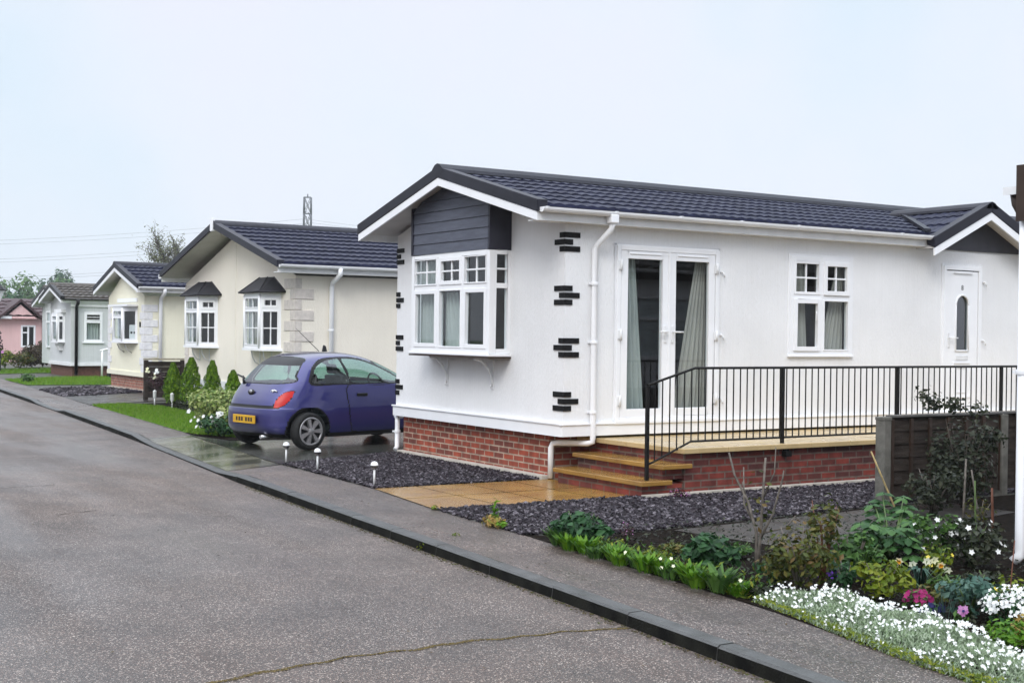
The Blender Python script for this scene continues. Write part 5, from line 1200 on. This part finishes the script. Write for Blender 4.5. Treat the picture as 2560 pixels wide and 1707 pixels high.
# bright primula edging, clump by clump
pr_pts = [(-2.60, -3.98), (-2.66, -4.22), (-2.65, -4.42), (-2.70, -4.62), (-2.64, -4.78), (-2.71, -4.93), (-2.66, -5.08), (-2.72, -5.24), (-2.69, -5.40), (-2.74, -5.54), (-2.70, -5.70), (-2.77, -5.86), (-2.74, -6.04), (-2.70, -6.18)]
spots_txt = ['at the far tip of the bed', 'in front of the first dark clump', 'second in front of the first dark clump', 'at the right foot of the first dark clump', 'just past the first dark clump, set back', 'at the kerb side, left of the middle of the row', 'set back in the middle of the row', 'at the kerb side in the middle of the row', 'right of the middle of the row', 'below the small pale flower', 'left of the gap in the row', 'right after the gap in the row', 'second from the right end of the row', 'at the right end of the row by two white flowers']
for i, (x, y) in enumerate(pr_pts):
    t = thing('primrose', (x, y, 0), f'bright green leafy primrose clump {spots_txt[i]}', 'plant', 'bright green primrose clumps edging the bed')
    m = MB(); hgt = U(.10, .205)
    for _ in range(60):
        a = U(0, 2 * PI); ln = U(.7, 1.1) * hgt; lean = U(.08, .6); b = Vector((x + .045 * math.cos(a), y + .055 * math.sin(a), .005)); d = Vector((math.cos(a) * lean, math.sin(a) * lean, 1)).normalized(); sd = d.cross(Vector((math.cos(a), math.sin(a), .2))).normalized() * ln * .115
        tip = b + d * ln + Vector((math.cos(a), math.sin(a), -.4)) * ln * .22
        md = b + d * ln * .62
        m.add([b, md + sd, tip, md - sd, md + Vector((0, 0, -.004))], [(0, 1, 4), (1, 2, 4), (2, 3, 4), (3, 0, 4)])
    m.build('foliage', lm['bright' if i % 3 else 'mid'], t, recalc=False)
    if i in (0, 5, 8, 9, 13):
        m = MB(); [flower(m, Vector((x + U(-.05, .05), y + U(-.06, .06), hgt * U(.6, 1.05))), Vector((-1, -1, 1)), .015) for _ in range(2)]; m.build('blossom', fl['cream'], t, recalc=False)
# bare pruned rose
t = thing('bare_rose', (-2.09, -5.70, 0), 'bare twiggy grey rose with a few upright stems in front of the brick terrace', 'rose')
m = MB(); B0 = (-2.09, -5.70, 0)
for path, r_ in (([B0, (-2.08, -5.69, .30), (-2.10, -5.62, .52), (-2.14, -5.52, .70), (-2.16, -5.48, .86)], .013), ([B0, (-2.07, -5.72, .28), (-2.06, -5.73, .60), (-2.05, -5.74, .84)], .014), ([(-2.08, -5.70, .22), (-2.03, -5.80, .45), (-2.00, -5.86, .70), (-2.0, -5.87, .76)], .010), ([(-2.08, -5.68, .35), (-2.12, -5.60, .5), (-2.10, -5.57, .76)], .009), ([(-2.06, -5.73, .55), (-2.02, -5.80, .74), (-2.03, -5.82, .92)], .007), ([(-2.08, -5.71, .3), (-1.98, -5.88, .36), (-1.96, -5.95, .45)], .008), ([(-2.1, -5.6, .55), (-2.14, -5.6, .66)], .006)):
    m.tube(path, [r_ * (1 - .5 * i / (len(path) - 1)) for i in range(len(path))], 6)
m.build('stems', mt['twig'], t)
m = MB(); leaves(m, 26, (-2.07, -5.72, .5), (.10, .16, .3), .05); m.build('foliage', lm['olive'], t, recalc=False)
shrub('rose_bush', (-2.35, -6.38, 0), (.26, .29, .27), 900, .052, 'olive', 'olive brown leaved rose bush behind the white flower carpet', 'rose', None, 9, stem_mat='twig', lobes=6)
shrub('rose_shoot', (-1.95, -6.20, 0), (.16, .17, .34), 260, .06, 'olive', 'tall reddish shooted rose rising behind the olive rose bush', 'rose', None, 5, stem_mat='stem_red', lobes=4)
shrub('leafy_shrub', (-1.68, -6.22, 0), (.20, .24, .19), 520, .065, 'mid', 'mid green leafy shrub in front of the grey garden paving', 'shrub', None, 7, lobes=5)
def broad(name, loc, rad, n, size, mat, label, group=None, stems=7, tops=()):
    """plant with broad cupped leaves in pairs on upright stems"""
    x, y, z = loc; t = thing(name, loc, label, 'shrub', group); rx, ry, rz = rad; ms, mlf = MB(), MB(); ends = []
    for k in range(stems):
        a = 2 * PI * k / stems + U(-.3, .3); q = U(.25, 1); e = Vector((x + rx * q * math.cos(a), y + ry * q * math.sin(a), z + rz * U(.9, 1.9))); ends.append(e)
        ms.tube([(x, y, z), (x + (e.x - x) * .6, y + (e.y - y) * .6, z + (e.z - z) * .55), tuple(e)], [.009, .007, .004], 5)
    for e in list(ends) + [Vector(q) for q in tops]:
        for lev in range(n):
            c = e - Vector((0, 0, lev * size * .55)) + Vector((U(-.02, .02), U(-.02, .02), 0)); a0 = U(0, PI)
            for k in range(5):
                a = a0 + 2 * PI * k / 5; d = Vector((math.cos(a), math.sin(a), U(-.35, .15))).normalized(); s = size * U(.75, 1.15) * (1 if lev else .8); sd = d.cross(Vector((0, 0, 1))).normalized() * s * .36; dn = Vector((0, 0, -s * .10)); upv = Vector((0, 0, s * .05))
                p0 = c + d * s * .12
                mlf.add([p0, p0 + d * s * .35 + sd + dn, p0 + d * s * .75 + sd * .8 + dn * 2, p0 + d * s + dn * 3.2, p0 + d * s * .75 - sd * .8 + dn * 2, p0 + d * s * .35 - sd + dn, p0 + d * s * .45 + upv], [(0, 1, 6), (1, 2, 6), (2, 3, 6), (3, 4, 6), (4, 5, 6), (5, 0, 6)])
    for q in tops: ms.tube([(x, y, z), (q[0] * .5 + x * .5, q[1] * .5 + y * .5, q[2] * .55), q], [.010, .007, .004], 5)
    ms.build('stems', mt['stem_green'], t); mlf.build('foliage', lm[mat], t, recalc=False); return t
broad('hydrangea', (-.75, -5.75, 0), (.36, .42, .17), 3, .115, 'hydrangea', 'broad leaved green hydrangea in the middle of the bed', stems=13, tops=((-.30, -5.25, .44), (-.24, -5.42, .42), (-.44, -5.30, .36), (-.36, -5.52, .34)))
shrub('anemone', (-.42, -6.22, 0), (.26, .27, .20), 620, .06, 'shade', 'dark bushy plant dotted with small white flowers beside the white downpipe', 'plant', None, 8, 'white', 26, .022, stem_mat='stem_green', lobes=5)
shrub('anemone', (-.62, -6.02, 0), (.20, .22, .22), 340, .055, 'mid', 'looser green plant with clustered white flowers left of the dark flowering one', 'plant', None, 7, 'white', 24, .024, stem_mat='stem_green', lobes=4)
shrub('wallflower', (-.95, -6.33, 0), (.12, .13, .12), 160, .05, 'yellow', 'small yellow green plant with a few orange blooms', 'plant', None, 4, 'yellow', 3, .016, stem_mat='stem_green')
t = thing('daffodil', (-1.42, -6.55, 0), 'white daffodils with orange trumpets in a drooping cluster', 'daffodil')
ms, mp, mo, mlv = MB(), MB(), MB(), MB()
for k, (dx, dy, h) in enumerate(((-.06, .10, .175), (.02, .05, .155), (.06, -.04, .185), (.07, -.09, .20), (.10, -.12, .17), (.14, -.15, .14))):
    p = Vector((-1.42 + dx, -6.55 + dy, h)); ms.tube([(-1.40, -6.56, 0), (-1.41 + dx * .7, -6.55 + dy * .7, h * .7), tuple(p)], .004, 5); d = Vector((U(-1, -.2), U(-1, -.3), U(-.7, -.1)))
    flower(mp, p, d, .034, 6, .35)
    if k in (0, 4): mo.lathe([(.006, 0), (.012, .016), (.016, .02)], (0, 0, 0), 'z', 10); q = d.to_track_quat('Z', 'Y').to_matrix(); mo.v[-30:] = [tuple(q @ Vector(v) + p) for v in mo.v[-30:]]
for _ in range(16): a = U(0, 6.3); mlv.tube([(-1.40 + U(-.03, .03), -6.57 + U(-.04, .04), 0), (-1.40 + .05 * math.cos(a), -6.57 + .05 * math.sin(a), .14), (-1.40 + .12 * math.cos(a), -6.57 + .12 * math.sin(a), U(.08, .14))], [.006, .006, .001], 4)
ms.build('stems', mt['stem_green'], t); mp.build('blossom', fl['cream'], t, recalc=False); mo.build('trumpet', fl['orange'], t, recalc=False); mlv.build('foliage', lm['blue'], t, recalc=False)
shrub('low_shrub', (-2.02, -6.78, 0), (.19, .21, .15), 480, .052, 'yellow', 'low yellow green shrub just behind the white flower carpet', 'shrub', None, 8, stem_mat='twig', lobes=5)
shrub('low_shrub', (-2.12, -6.55, 0), (.10, .12, .14), 240, .05, 'dark', 'small dark green shrub between the olive rose and the yellow green shrub', 'shrub', None, 6, stem_mat='twig', lobes=3)
shrub('aubretia', (-1.78, -6.16, 0), (.11, .13, .075), 150, .03, 'shade', 'low mat of violet flowers behind the white carpet', 'flowers', None, 0, 'purple', 170, .017, fz=(.3, .9))
shrub('primula', (-2.03, -7.08, 0), (.09, .10, .07), 90, .05, 'mid', 'magenta flower clump behind the white carpet', 'flowers', None, 3, 'magenta', 60, .020, fz=(.4, 1), stem_mat='stem_green')
shrub('campanula', (-2.10, -7.25, 0), (.07, .08, .05), 70, .04, 'dark', 'clump of dark blue flowers right of the magenta clump', 'flowers', None, 2, 'blue', 22, .018, stem_mat='stem_green')
shrub('columbine', (-1.93, -7.38, 0), (.20, .20, .15), 420, .055, 'blue', 'blue green leaved columbine left of the white candytuft', 'plant', None, 8, stem_mat='stem_green', lobes=5)
t = thing('tulip_leaves', (-2.12, -7.36, 0), 'upright grey green strap leaves beside the dark blue flowers', 'plant'); m = MB()
for _ in range(14):
    a = U(0, 6.3); b = Vector((-2.12 + U(-.04, .04), -7.36 + U(-.05, .05), 0)); d = Vector((math.cos(a) * .25, math.sin(a) * .25, 1)).normalized(); sd = d.orthogonal().normalized() * .013; ln = U(.16, .25)
    m.add([b - sd * .5, b + sd * .5, b + d * ln * .6 + sd, b + d * ln, b + d * ln * .6 - sd], [(0, 1, 2, 3, 4)])
m.build('foliage', lm['blue'], t, recalc=False)
shrub('pansy', (-2.18, -7.52, 0), (.045, .05, .06), 50, .04, 'mid', 'single pink pansy with a dark eye in front of the candytuft', 'flowers', None, 2, stem_mat='stem_green')
pan = [o for o in bpy.data.objects if o.name == 'pansy'][0]
m = MB(); P0 = Vector((-2.21, -7.56, .115))
for dx, dz in ((-.014, .016), (.014, .016), (-.018, -.004), (.018, -.004), (0, -.02)): flower(m, P0 + rr * dx + Vector((0, 0, dz)), -fw + Vector((0, 0, .3)), .019, 6, .05)
m.build('blossom', fl['pink'], pan, recalc=False)
m = MB(); flower(m, P0 - fw * .008, -fw + Vector((0, 0, .3)), .010, 6, 0); m.build('dark_eye', fl['blue'], pan, recalc=False)
shrub('candytuft', (-1.88, -7.72, 0), (.22, .26, .13), 520, .04, 'dark', 'cushion of white candytuft at the right edge', 'flowers', None, 0, 'white', 420, .0125, fz=(.35, 1))
shrub('candytuft', (-1.70, -7.50, 0), (.12, .14, .14), 260, .04, 'yellow', 'yellow green spurge behind the candytuft', 'plant', None, 0, 'yellow', 5, .014)
shrub('low_shrub', (-2.42, -8.02, 0), (.13, .15, .09), 420, .035, 'bright', 'bright green low plant between the two white flower patches', 'plant', None, 0)
shrub('low_shrub', (-2.22, -8.0, 0), (.09, .10, .09), 240, .04, 'straw', 'brownish dry clump at the right edge beside the candytuft', 'plant', None, 0)
# the carpet of snow-in-summer nobody could count
poly = [(-2.74, -6.36), (-2.85, -6.9), (-2.99, -7.45), (-3.10, -8.0), (-3.16, -8.5), (-2.86, -8.7), (-2.52, -8.2), (-2.34, -7.85), (-2.30, -7.5), (-2.22, -7.1), (-2.22, -6.7), (-2.32, -6.42)]
def inside(x, y):
    c = False
    for (x1, y1), (x2, y2) in zip(poly, poly[1:] + poly[:1]):
        if (y1 > y) != (y2 > y) and x < (x2 - x1) * (y - y1) / (y2 - y1) + x1: c = not c
    return c
def edge(x, y):
    return min(math.hypot(x - x1 - (x2 - x1) * t, y - y1 - (y2 - y1) * t) for (x1, y1), (x2, y2) in zip(poly, poly[1:] + poly[:1]) for t in [max(0, min(1, ((x - x1) * (x2 - x1) + (y - y1) * (y2 - y1)) / ((x2 - x1) ** 2 + (y2 - y1) ** 2)))])
ml, mf = MB(), MB(); k = 0
while k < 19000:
    x, y = U(-3.2, -2.15), U(-8.75, -6.3)
    if not inside(x, y): continue
    k += 1; e = edge(x, y); top = (.03 + .10 * min(1, e / .16)) * (.75 + .25 * math.sin(x * 11 + 3) * math.sin(y * 9)); z = top * rnd() ** .55
    p = Vector((x, y, z)); one_leaf(ml, p, Vector((U(-1, 1), U(-1, 1), .5)).normalized(), U(.018, .042), .28, Vector((U(-.6, .6), U(-.6, .6), 1)))
    if k % 10 == 0 and math.sin(x * 13 + y * 5) + .8 * math.sin(y * 17 - x * 4) + U(-1.2, 1.2) > .15:
        flower(mf, Vector((x, y, top + U(-.01, .045))), Vector((U(-.9, .3), U(-1, .2), U(.2, 1))), U(.006, .0145), 5, .25)
tag(ml.build('silver_carpet', lm['silver'], None, loc=(-2.6, -7.4, 0), recalc=False), 'silvery leaved ground cover spilling along the pavement edge', 'ground cover', kind='stuff')
tag(mf.build('white_flowers', fl['white'], None, loc=(-2.6, -7.4, 0), recalc=False), 'many small white flowers over the silvery ground cover', 'flowers', kind='stuff')
# loose low growth over the bed
m = MB()
for _ in range(3000):
    y = U(-8.2, -3.6); x = U(-2.4, .8)
    if x < bx(y) + .25: continue
    one_leaf(m, Vector((x, y, U(.005, .06))), Vector((U(-.8, .8), U(-.8, .8), 1)).normalized(), U(.02, .055), .5)
tag(m.build('bed_weeds', lm['shade'], None, recalc=False), 'scattered small weeds and fallen leaves on the bed soil', 'weeds', kind='stuff')
# canes and tall stems
for nm, a, c, r_, mt_, lb in (('bamboo_cane', (.87, -4.45, 0), (.62, -4.30, .66), .009, 'cane', 'leaning bamboo cane in front of the fence post'), ('bamboo_cane', (1.50, -4.62, 0), (1.66, -4.52, .57), .011, 'twig', 'grey cane standing left of the dark climber'), ('bamboo_cane', (1.68, -4.66, 0), (1.70, -4.55, .47), .009, 'twig', 'shorter grey cane crossing the other one left of the dark climber'),
                              ('tall_stem', (-1.86, -7.60, 0), (-1.80, -7.60, .50), .004, 'stem_red', 'thin reddish stem standing in front of the white downpipe'), ('tall_stem', (1.0, -5.15, 0), (1.02, -5.12, .46), .008, 'stem_green', 'straight green stem left of the white downpipe'), ('tall_stem', (1.10, -5.25, 0), (1.12, -5.22, .40), .012, 'stem_red', 'thick red brown stem left of the white downpipe')):
    m = MB(); A, Cc = Vector(a), Vector(c); m.tube([A + (Cc - A) * t + Vector((0, 0, 0)) for t in (0, .33, .66, 1)], [r_, r_, r_ * .95, r_ * .8], 7); tag(m.build(nm, mt[mt_], None, loc=a), lb, 'cane' if 'cane' in nm else 'stem')
# fence by the terrace and the plants in front of it
fn = thing('wooden_fence', (1.76, -3.43, 0), 'low dark weathered wooden fence with a concrete end post beside the terrace', 'fence')
m = MB(); m.box(1.70, 1.80, -3.50, -3.38, -.05, .88); m.box(1.695, 1.805, -3.505, -3.375, .86, .895); m.build('post', mt['fencepost'], fn, bevel=.006)
m = MB(); m.box(3.55, 3.65, -3.50, -3.38, -.05, .88); m.build('post', mt['fencepost'], fn, bevel=.006)
m = MB()
for x0_, x1_ in ((1.81, 3.54), (3.66, 5.4)):
    for k in range(6): m.hexa([(x0_, -3.455, .07 + k * .135), (x1_, -3.455, .07 + k * .135), (x1_, -3.435, .07 + k * .135), (x0_, -3.435, .07 + k * .135), (x0_, -3.442, .07 + k * .135 + .15), (x1_, -3.442, .07 + k * .135 + .15), (x1_, -3.432, .07 + k * .135 + .15), (x0_, -3.432, .07 + k * .135 + .15)])
m.build('board_panel', mt['fence'], fn)
m = MB(); x = 1.83
while x < 5.4: m.box(x, x + .04, -3.478, -3.456, .06, .87); x += .285
m.build('batten', mt['trim_brown'], fn)
m = MB(); m.box(1.81, 5.4, -3.48, -3.41, .885, .91); m.build('cap', M('worn_cap', (.13, .125, .12), (.07, .068, .065), scale=6, rough=.7), fn, bevel=.004)
m = MB(); m.box(2.62, 2.70, -3.56, -3.49, 0, .62); m.build('prop', mt['fence'], fn)
t = shrub('climbing_rose', (2.30, -3.98, 0), (.44, .40, .50), 1500, .06, 'shade', 'tall dark climbing rose over the fence beside the white downpipe', 'rose', None, 9, stem_mat='bark', lobes=8)
for (x, y, z, n_) in ((2.05, -3.80, 1.05, 60), (1.98, -3.78, 1.14, 34), (2.30, -3.85, 1.03, 60), (2.55, -3.95, .98, 40)): m = MB(); leaves(m, n_, (x, y, z), (.14, .14, .10), .06, aspect=.6); m.build('sprig', lm['shade'], t, recalc=False)
shrub('dull_shrub', (1.50, -4.28, 0), (.30, .30, .27), 640, .06, 'shade', 'dull brownish shrub in front of the fence boards', 'shrub', None, 8, stem_mat='twig', lobes=5)
shrub('pale_weed', (1.45, -4.85, 0), (.14, .16, .14), 110, .04, 'olive', 'wispy pale weed between the canes and the white downpipe', 'plant', None, 6, stem_mat='twig')
shrub('heather', (.20, -2.12, 0), (.10, .13, .06), 130, .03, 'purpleleaf', 'small purple heather at the foot of the lowest step', 'plant', None, 0, 'pink', 40, .006)
shrub('heather', (-2.0, -4.1, 0), (.07, .09, .09), 60, .03, 'purpleleaf', 'small purple heather on the slate behind the first dark clump', 'plant', None, 3, 'pink', 14, .006)
t = thing('weed_tuft', (-2.50, -2.83, 0), 'green and straw coloured weed tuft at the corner of the sandstone path', 'weed')
m = MB(); leaves(m, 150, (-2.50, -2.84, .04), (.10, .15, .06), .07, aspect=.3); m.build('straw', lm['straw'], t, recalc=False)
m = MB(); leaves(m, 36, (-2.50, -2.86, .13), (.03, .04, .13), .09, aspect=.2, up=0); leaves(m, 30, (-2.5, -2.97, .04), (.05, .06, .04), .06); m.build('foliage', lm['bright'], t, recalc=False)
m = MB(); leaves(m, 26, (-2.44, -1.66, .02), (.03, .04, .03), .04); leaves(m, 20, (-3.05, -3.1, .0), (.05, .06, .02), .03); leaves(m, 18, (-3.42, -3.2, -.05), (.03, .06, .04), .03)
tag(m.build('pavement_weeds', lm['yellow'], None, recalc=False), 'tiny weeds sprouting from the pavement cracks and kerb', 'weeds', kind='stuff')
for i, (x, y, r, h, mtl, lb) in enumerate(((-2.05, -4.75, .13, .10, 'olive', 'small olive seedling on the soil behind the primrose row'), (-1.7, -5.1, .12, .12, 'mid', 'small green seedling near the grey garden paving'), (-2.45, -5.05, .12, .13, 'yellow', 'yellowish weedy plant between the two dark leafy clumps'), (-2.2, -6.0, .14, .16, 'dark', 'dark low plant at the foot of the bare rose'),
                                               (-1.3, -6.75, .15, .10, 'mid', 'low green plant right of the daffodils'), (-1.75, -6.95, .14, .12, 'olive', 'low olive plant behind the magenta clump'), (-1.55, -7.2, .16, .14, 'blue', 'blue green plant behind the columbine'), (-.95, -6.75, .16, .10, 'shade', 'dark low plant left of the foot of the downpipe'), (-1.2, -5.9, .16, .20, 'mid', 'green plant between the leafy shrub and the hydrangea'), (-2.6, -6.3, .10, .08, 'shade', 'dark ragged plant at the left tip of the white carpet'))):
    shrub('small_plant', (x, y, 0), (r, r * 1.1, h * .6), 190, .045, mtl, lb, 'plant', None, 4, stem_mat='stem_green', lobes=3)

m, m2 = MB(), MB()
for _ in range(2600):
    y = U(-6.3, -3.75); x = bx(y) + abs(random.gauss(0, .16)) + .02
    if x > -1.9: continue
    z = U(.0, .09) * (1 if rnd() < .8 else 1.5); one_leaf(m if rnd() < .6 else m2, Vector((x, y, z)), Vector((U(-1, 1), U(-1, 1), .8)).normalized(), U(.025, .06), .4, Vector((U(-.6, .6), U(-.6, .6), 1)))
tag(m.build('edging_growth', lm['mid'], None, recalc=False), 'low green leafy growth filling in between the primrose clumps', 'ground cover', kind='stuff')
tag(m2.build('edging_growth', lm['yellow'], None, recalc=False), 'low yellowish growth straggling between the primrose clumps', 'ground cover', kind='stuff')
m = MB()
for _ in range(1300):
    t = rnd(); i = int(t * 4); a, b = poly[i], poly[i + 1]; k = t * 4 - i; x, y = a[0] + (b[0] - a[0]) * k + abs(random.gauss(0, .05)), a[1] + (b[1] - a[1]) * k
    one_leaf(m, Vector((x, y, U(.0, .045))), Vector((-U(.2, 1), U(-1, .4), .6)).normalized(), U(.02, .045), .35)
tag(m.build('carpet_edge', lm['yellow'], None, recalc=False), 'yellow green lower leaves along the front edge of the silvery ground cover', 'ground cover', kind='stuff')
# ------------------------------------------------------------------ far things
def tree(loc, h, r, n, size, mat, label, group=None, trunk=.25, bare=False, tall=1.0, base=.3, lobes=9):
    x, y, z = loc; t = thing('tree', loc, label, 'tree', group); m = MB(); mlv = MB()
    m.tube([(x, y, z - .3), (x + U(-.2, .2), y, z + h * .4), (x + U(-.3, .3), y + U(-.3, .3), z + h * .85)], [trunk, trunk * .7, trunk * .15], 8)
    for k in range(lobes):
        a = U(0, 2 * PI); q = U(.25, .8); zz = z + h * (base + (1 - base) * U(.1, .85 if not bare else 1.0)); rad = r * math.sqrt(max(.15, 1 - ((zz - z) / h - .6) ** 2 * 2.2)) * q
        e = Vector((x + rad * math.cos(a), y + rad * math.sin(a), zz)); s = Vector((x, y, z + (zz - z) * .6)); m.tube([tuple(s), tuple((s + e) / 2 + Vector((0, 0, -.1))), tuple(e)], [trunk * .4, trunk * .25, trunk * .1], 5)
        if bare:
            for _ in range(34):
                p = s + (e - s) * U(.3, 1); d = Vector((U(-1, 1), U(-1, 1), U(.1, 1))).normalized() * U(.3, .9) * r * .45; m.tube([tuple(p), tuple(p + d * .5 + Vector((0, 0, .05))), tuple(p + d)], [.022, .016, .008], 3, caps=False)
                leaves(mlv, 6, p + d * .8, (.4, .4, .4), size)
        leaves(mlv, int(n / lobes * U(.6, 1.3)), e, (r * U(.35, .5), r * U(.35, .5), r * U(.3, .5) * tall), size, shell=.6)
    m.build('trunk', mt['bark'], t); mlv.build('crown', lm[mat], t, recalc=False); return t
tree((22.0, 81.4, 0), 8.8, 3.2, 60, .16, 'bud', 'small round topped tree just coming into leaf behind the cream home', None, .22, bare=True, base=.45, lobes=22)
gp = 'misty trees beyond the homes'
tree((17.5, 118, 0), 6.6, 2.6, 1500, .4, 'fartree2', 'dark green tree at the left edge beyond the pink home', gp, base=.12, lobes=12)
for x, y, h, r_, lb, mm in ((25.5, 150, 8.0, 3.6, 'broad pale green tree left of centre beyond the pink home', 'fartree'), (28.5, 160, 6.6, 3.4, 'lower pale tree between the broad ones beyond the pink home', 'fartree'), (33, 165, 8.3, 3.6, 'broad pale tree behind the pink home gable', 'fartree'), (37, 174, 6.6, 3.4, 'pale tree at the foot of the first poplar', 'fartree'), (42, 185, 6.4, 3.4, 'pale tree between the two poplars', 'fartree'), (50, 205, 7, 4, 'pale tree behind the grey home roof', 'fartree'), (24, 170, 8.6, 4, 'faint tree at the far left, furthest back', 'fartree')):
    tree((x, y, 0), h, r_, 1500, .62, mm, lb, gp, base=.08, lobes=14)
tree((40.8, 203, 0), 10.5, 1.5, 900, .6, 'fartree2', 'shorter of the two misty poplars', gp, tall=2.2, base=.2, lobes=12)
tree((45.4, 212, 0), 12.0, 1.9, 1300, .6, 'fartree2', 'taller of the two misty poplars, above the grey home roof', gp, tall=2.2, base=.2, lobes=14)
tree((46.9, 212.6, 0), 10.8, .7, 260, .5, 'fartree2', 'thin misty poplar beside the taller one', gp, tall=2.5, base=.3, lobes=8)
# shrubs by the pink home
shrub('purple_shrub', (1.95, 42.2, 0), (.40, .5, .98), 700, .16, 'purpleleaf', 'dark purple leaved shrub at the left edge in front of the pink home', stems=8, lobes=7)
shrub('hedge_plant', (3.75, 43.6, 0), (.6, .9, .52), 1800, .16, 'hedge', 'brown clipped hedge in front of the pink home', 'hedge', None, 6, lobes=5)
shrub('hedge_plant', (4.4, 44.6, 0), (.5, .7, .60), 1100, .16, 'hedge', 'taller brown end of the hedge beside the grey home', 'hedge', None, 6, lobes=4)
shrub('golden_shrub', (1.85, 40.6, 0), (.55, .8, .48), 700, .14, 'yellow', 'golden green shrub beside the street lamp', stems=5, flowers='pink', nf=8, fr=.09, lobes=4)
shrub('olive_shrub', (2.9, 41.8, 0), (.6, 1.0, .40), 800, .13, 'olive', 'low olive shrub in front of the brown hedge', stems=5, lobes=4)
shrub('small_shrub', (.35, 28.6, 0), (.22, .40, .16), 300, .08, 'mid', 'small round shrub on the strip of grass beside the pavement', stems=4)
# street lamp, only its edge in view
lp = thing('street_lamp', (1.42, 38.6, 0), 'dark lantern style street lamp at the left edge of the photo', 'street lamp')
m = MB(); m.lathe([(.13, -.1), (.13, .75), (.07, .85), (.055, 2.55), (.09, 2.6)], (1.42, 38.6, 0), 'z', 14); m.build('post', mt['trim_black'], lp)
m = MB(); m.lathe([(.09, 2.62), (.24, 3.02)], (1.42, 38.6, 0), 'z', 6, smooth=False); m.build('lantern_glass', mt['white_plastic'], lp)
m = MB(); m.lathe([(.31, 3.02), (.31, 3.06), (.10, 3.24), (.03, 3.42), (0, 3.45)], (1.42, 38.6, 0), 'z', 6, smooth=False); m.build('lantern_cap', mt['trim_black'], lp)
# lattice pylon and its lines, faint in the mist
px0, py0 = 72.4, 173.1
dv = Vector((fw.x, fw.y, 0)).normalized(); sv = Vector((dv.y, -dv.x, 0))
py = thing('pylon', (px0, py0, 0), 'grey steel lattice pylon faint above the cream home roof', 'pylon')
m = MB(); lv = [(0, 2.0), (6, 1.4), (12, .72), (14.5, .58), (17, .56), (19.5, .54), (22, .52)]
def crn(z, w_, i): 
    s = (1, 1, -1, -1)[i]; q = (1, -1, -1, 1)[i]; b = Vector((px0, py0, z)) + sv * s * w_ + dv * q * w_; return tuple(b)
for (za, wa), (zb, wb) in zip(lv, lv[1:]):
    for i in range(4):
        m.tube([crn(za, wa, i), crn(zb, wb, i)], .085, 4); m.tube([crn(za, wa, i), crn(zb, wb, (i + 1) % 4)], .05, 4); m.tube([crn(zb, wb, i), crn(zb, wb, (i + 1) % 4)], .05, 4); m.tube([crn(za, wa, (i + 1) % 4), crn(zb, wb, i)], .05, 4)
m.tube([(px0, py0, 22), (px0, py0, 22.5)], .10, 4)
m.build('lattice_mast', M('galvanised_steel', (.16, .17, .18), (.11, .12, .13), scale=3, rough=.6), py)
arms = MB()
tips = []
for z in (13.4, 16.2, 19.0):
    for s in (-1, 1):
        tip = Vector((px0, py0, z)) + dv * s * 3.4; tips.append(tip); arms.tube([tuple(Vector((px0, py0, z + .8)) + dv * s * .6), tuple(tip)], .05, 4); arms.tube([tuple(Vector((px0, py0, z - .1)) + dv * s * .6), tuple(tip)], .06, 4)
arms.build('cross_arms', bpy.data.materials['galvanised_steel'], py)
wn = ['lowest near', 'lowest far', 'middle near', 'middle far', 'topmost near', 'topmost far']
wire = M('wire_metal', (.10, .11, .12), None, rough=.5)
for k, tip in enumerate(tips):
    m = MB(); span = 170; drop = 5
    pts = [tip - Vector((0, 0, .6)) - sv * span * t - dv * 6 * t + Vector((0, 0, -4 * drop * t * (1 - t))) for t in [i / 30 for i in range(31)]]
    pts2 = [tip - Vector((0, 0, .6)) + sv * span * t + dv * 10 * t + Vector((0, 0, -4 * drop * t * (1 - t))) for t in [i / 30 for i in range(31)]]
    m.tube(pts[::-1] + pts2[1:], .014, 4); tag(m.build('power_line', wire, None, loc=tuple(tip)), f'{wn[k]} wire of the power line strung from the lattice pylon', 'power line', 'wires of the power line')
# the wet air: far things pale into it
h = MB(); h.box(-152, 152, -112, 292, -1.3, 25.5)
hz = h.build('haze', None or bpy.data.materials.new('misty_air'), None); tag(hz, kind='stuff', label='thin pale rain mist hanging over the whole street', cat='haze')
mm = bpy.data.materials['misty_air']; N, L = nodes_of(mm); N.remove(N['Principled BSDF'])
pv = N.new('ShaderNodeVolumePrincipled'); pv.inputs['Color'].default_value = (.93, .97, 1, 1); pv.inputs['Density'].default_value = HAZE; pv.inputs['Anisotropy'].default_value = .2
L.new(pv.outputs[0], N['Material Output'].inputs['Volume'])
for o in list(bpy.data.objects):
    if o.type == 'EMPTY' and not o.children: bpy.data.objects.remove(o)
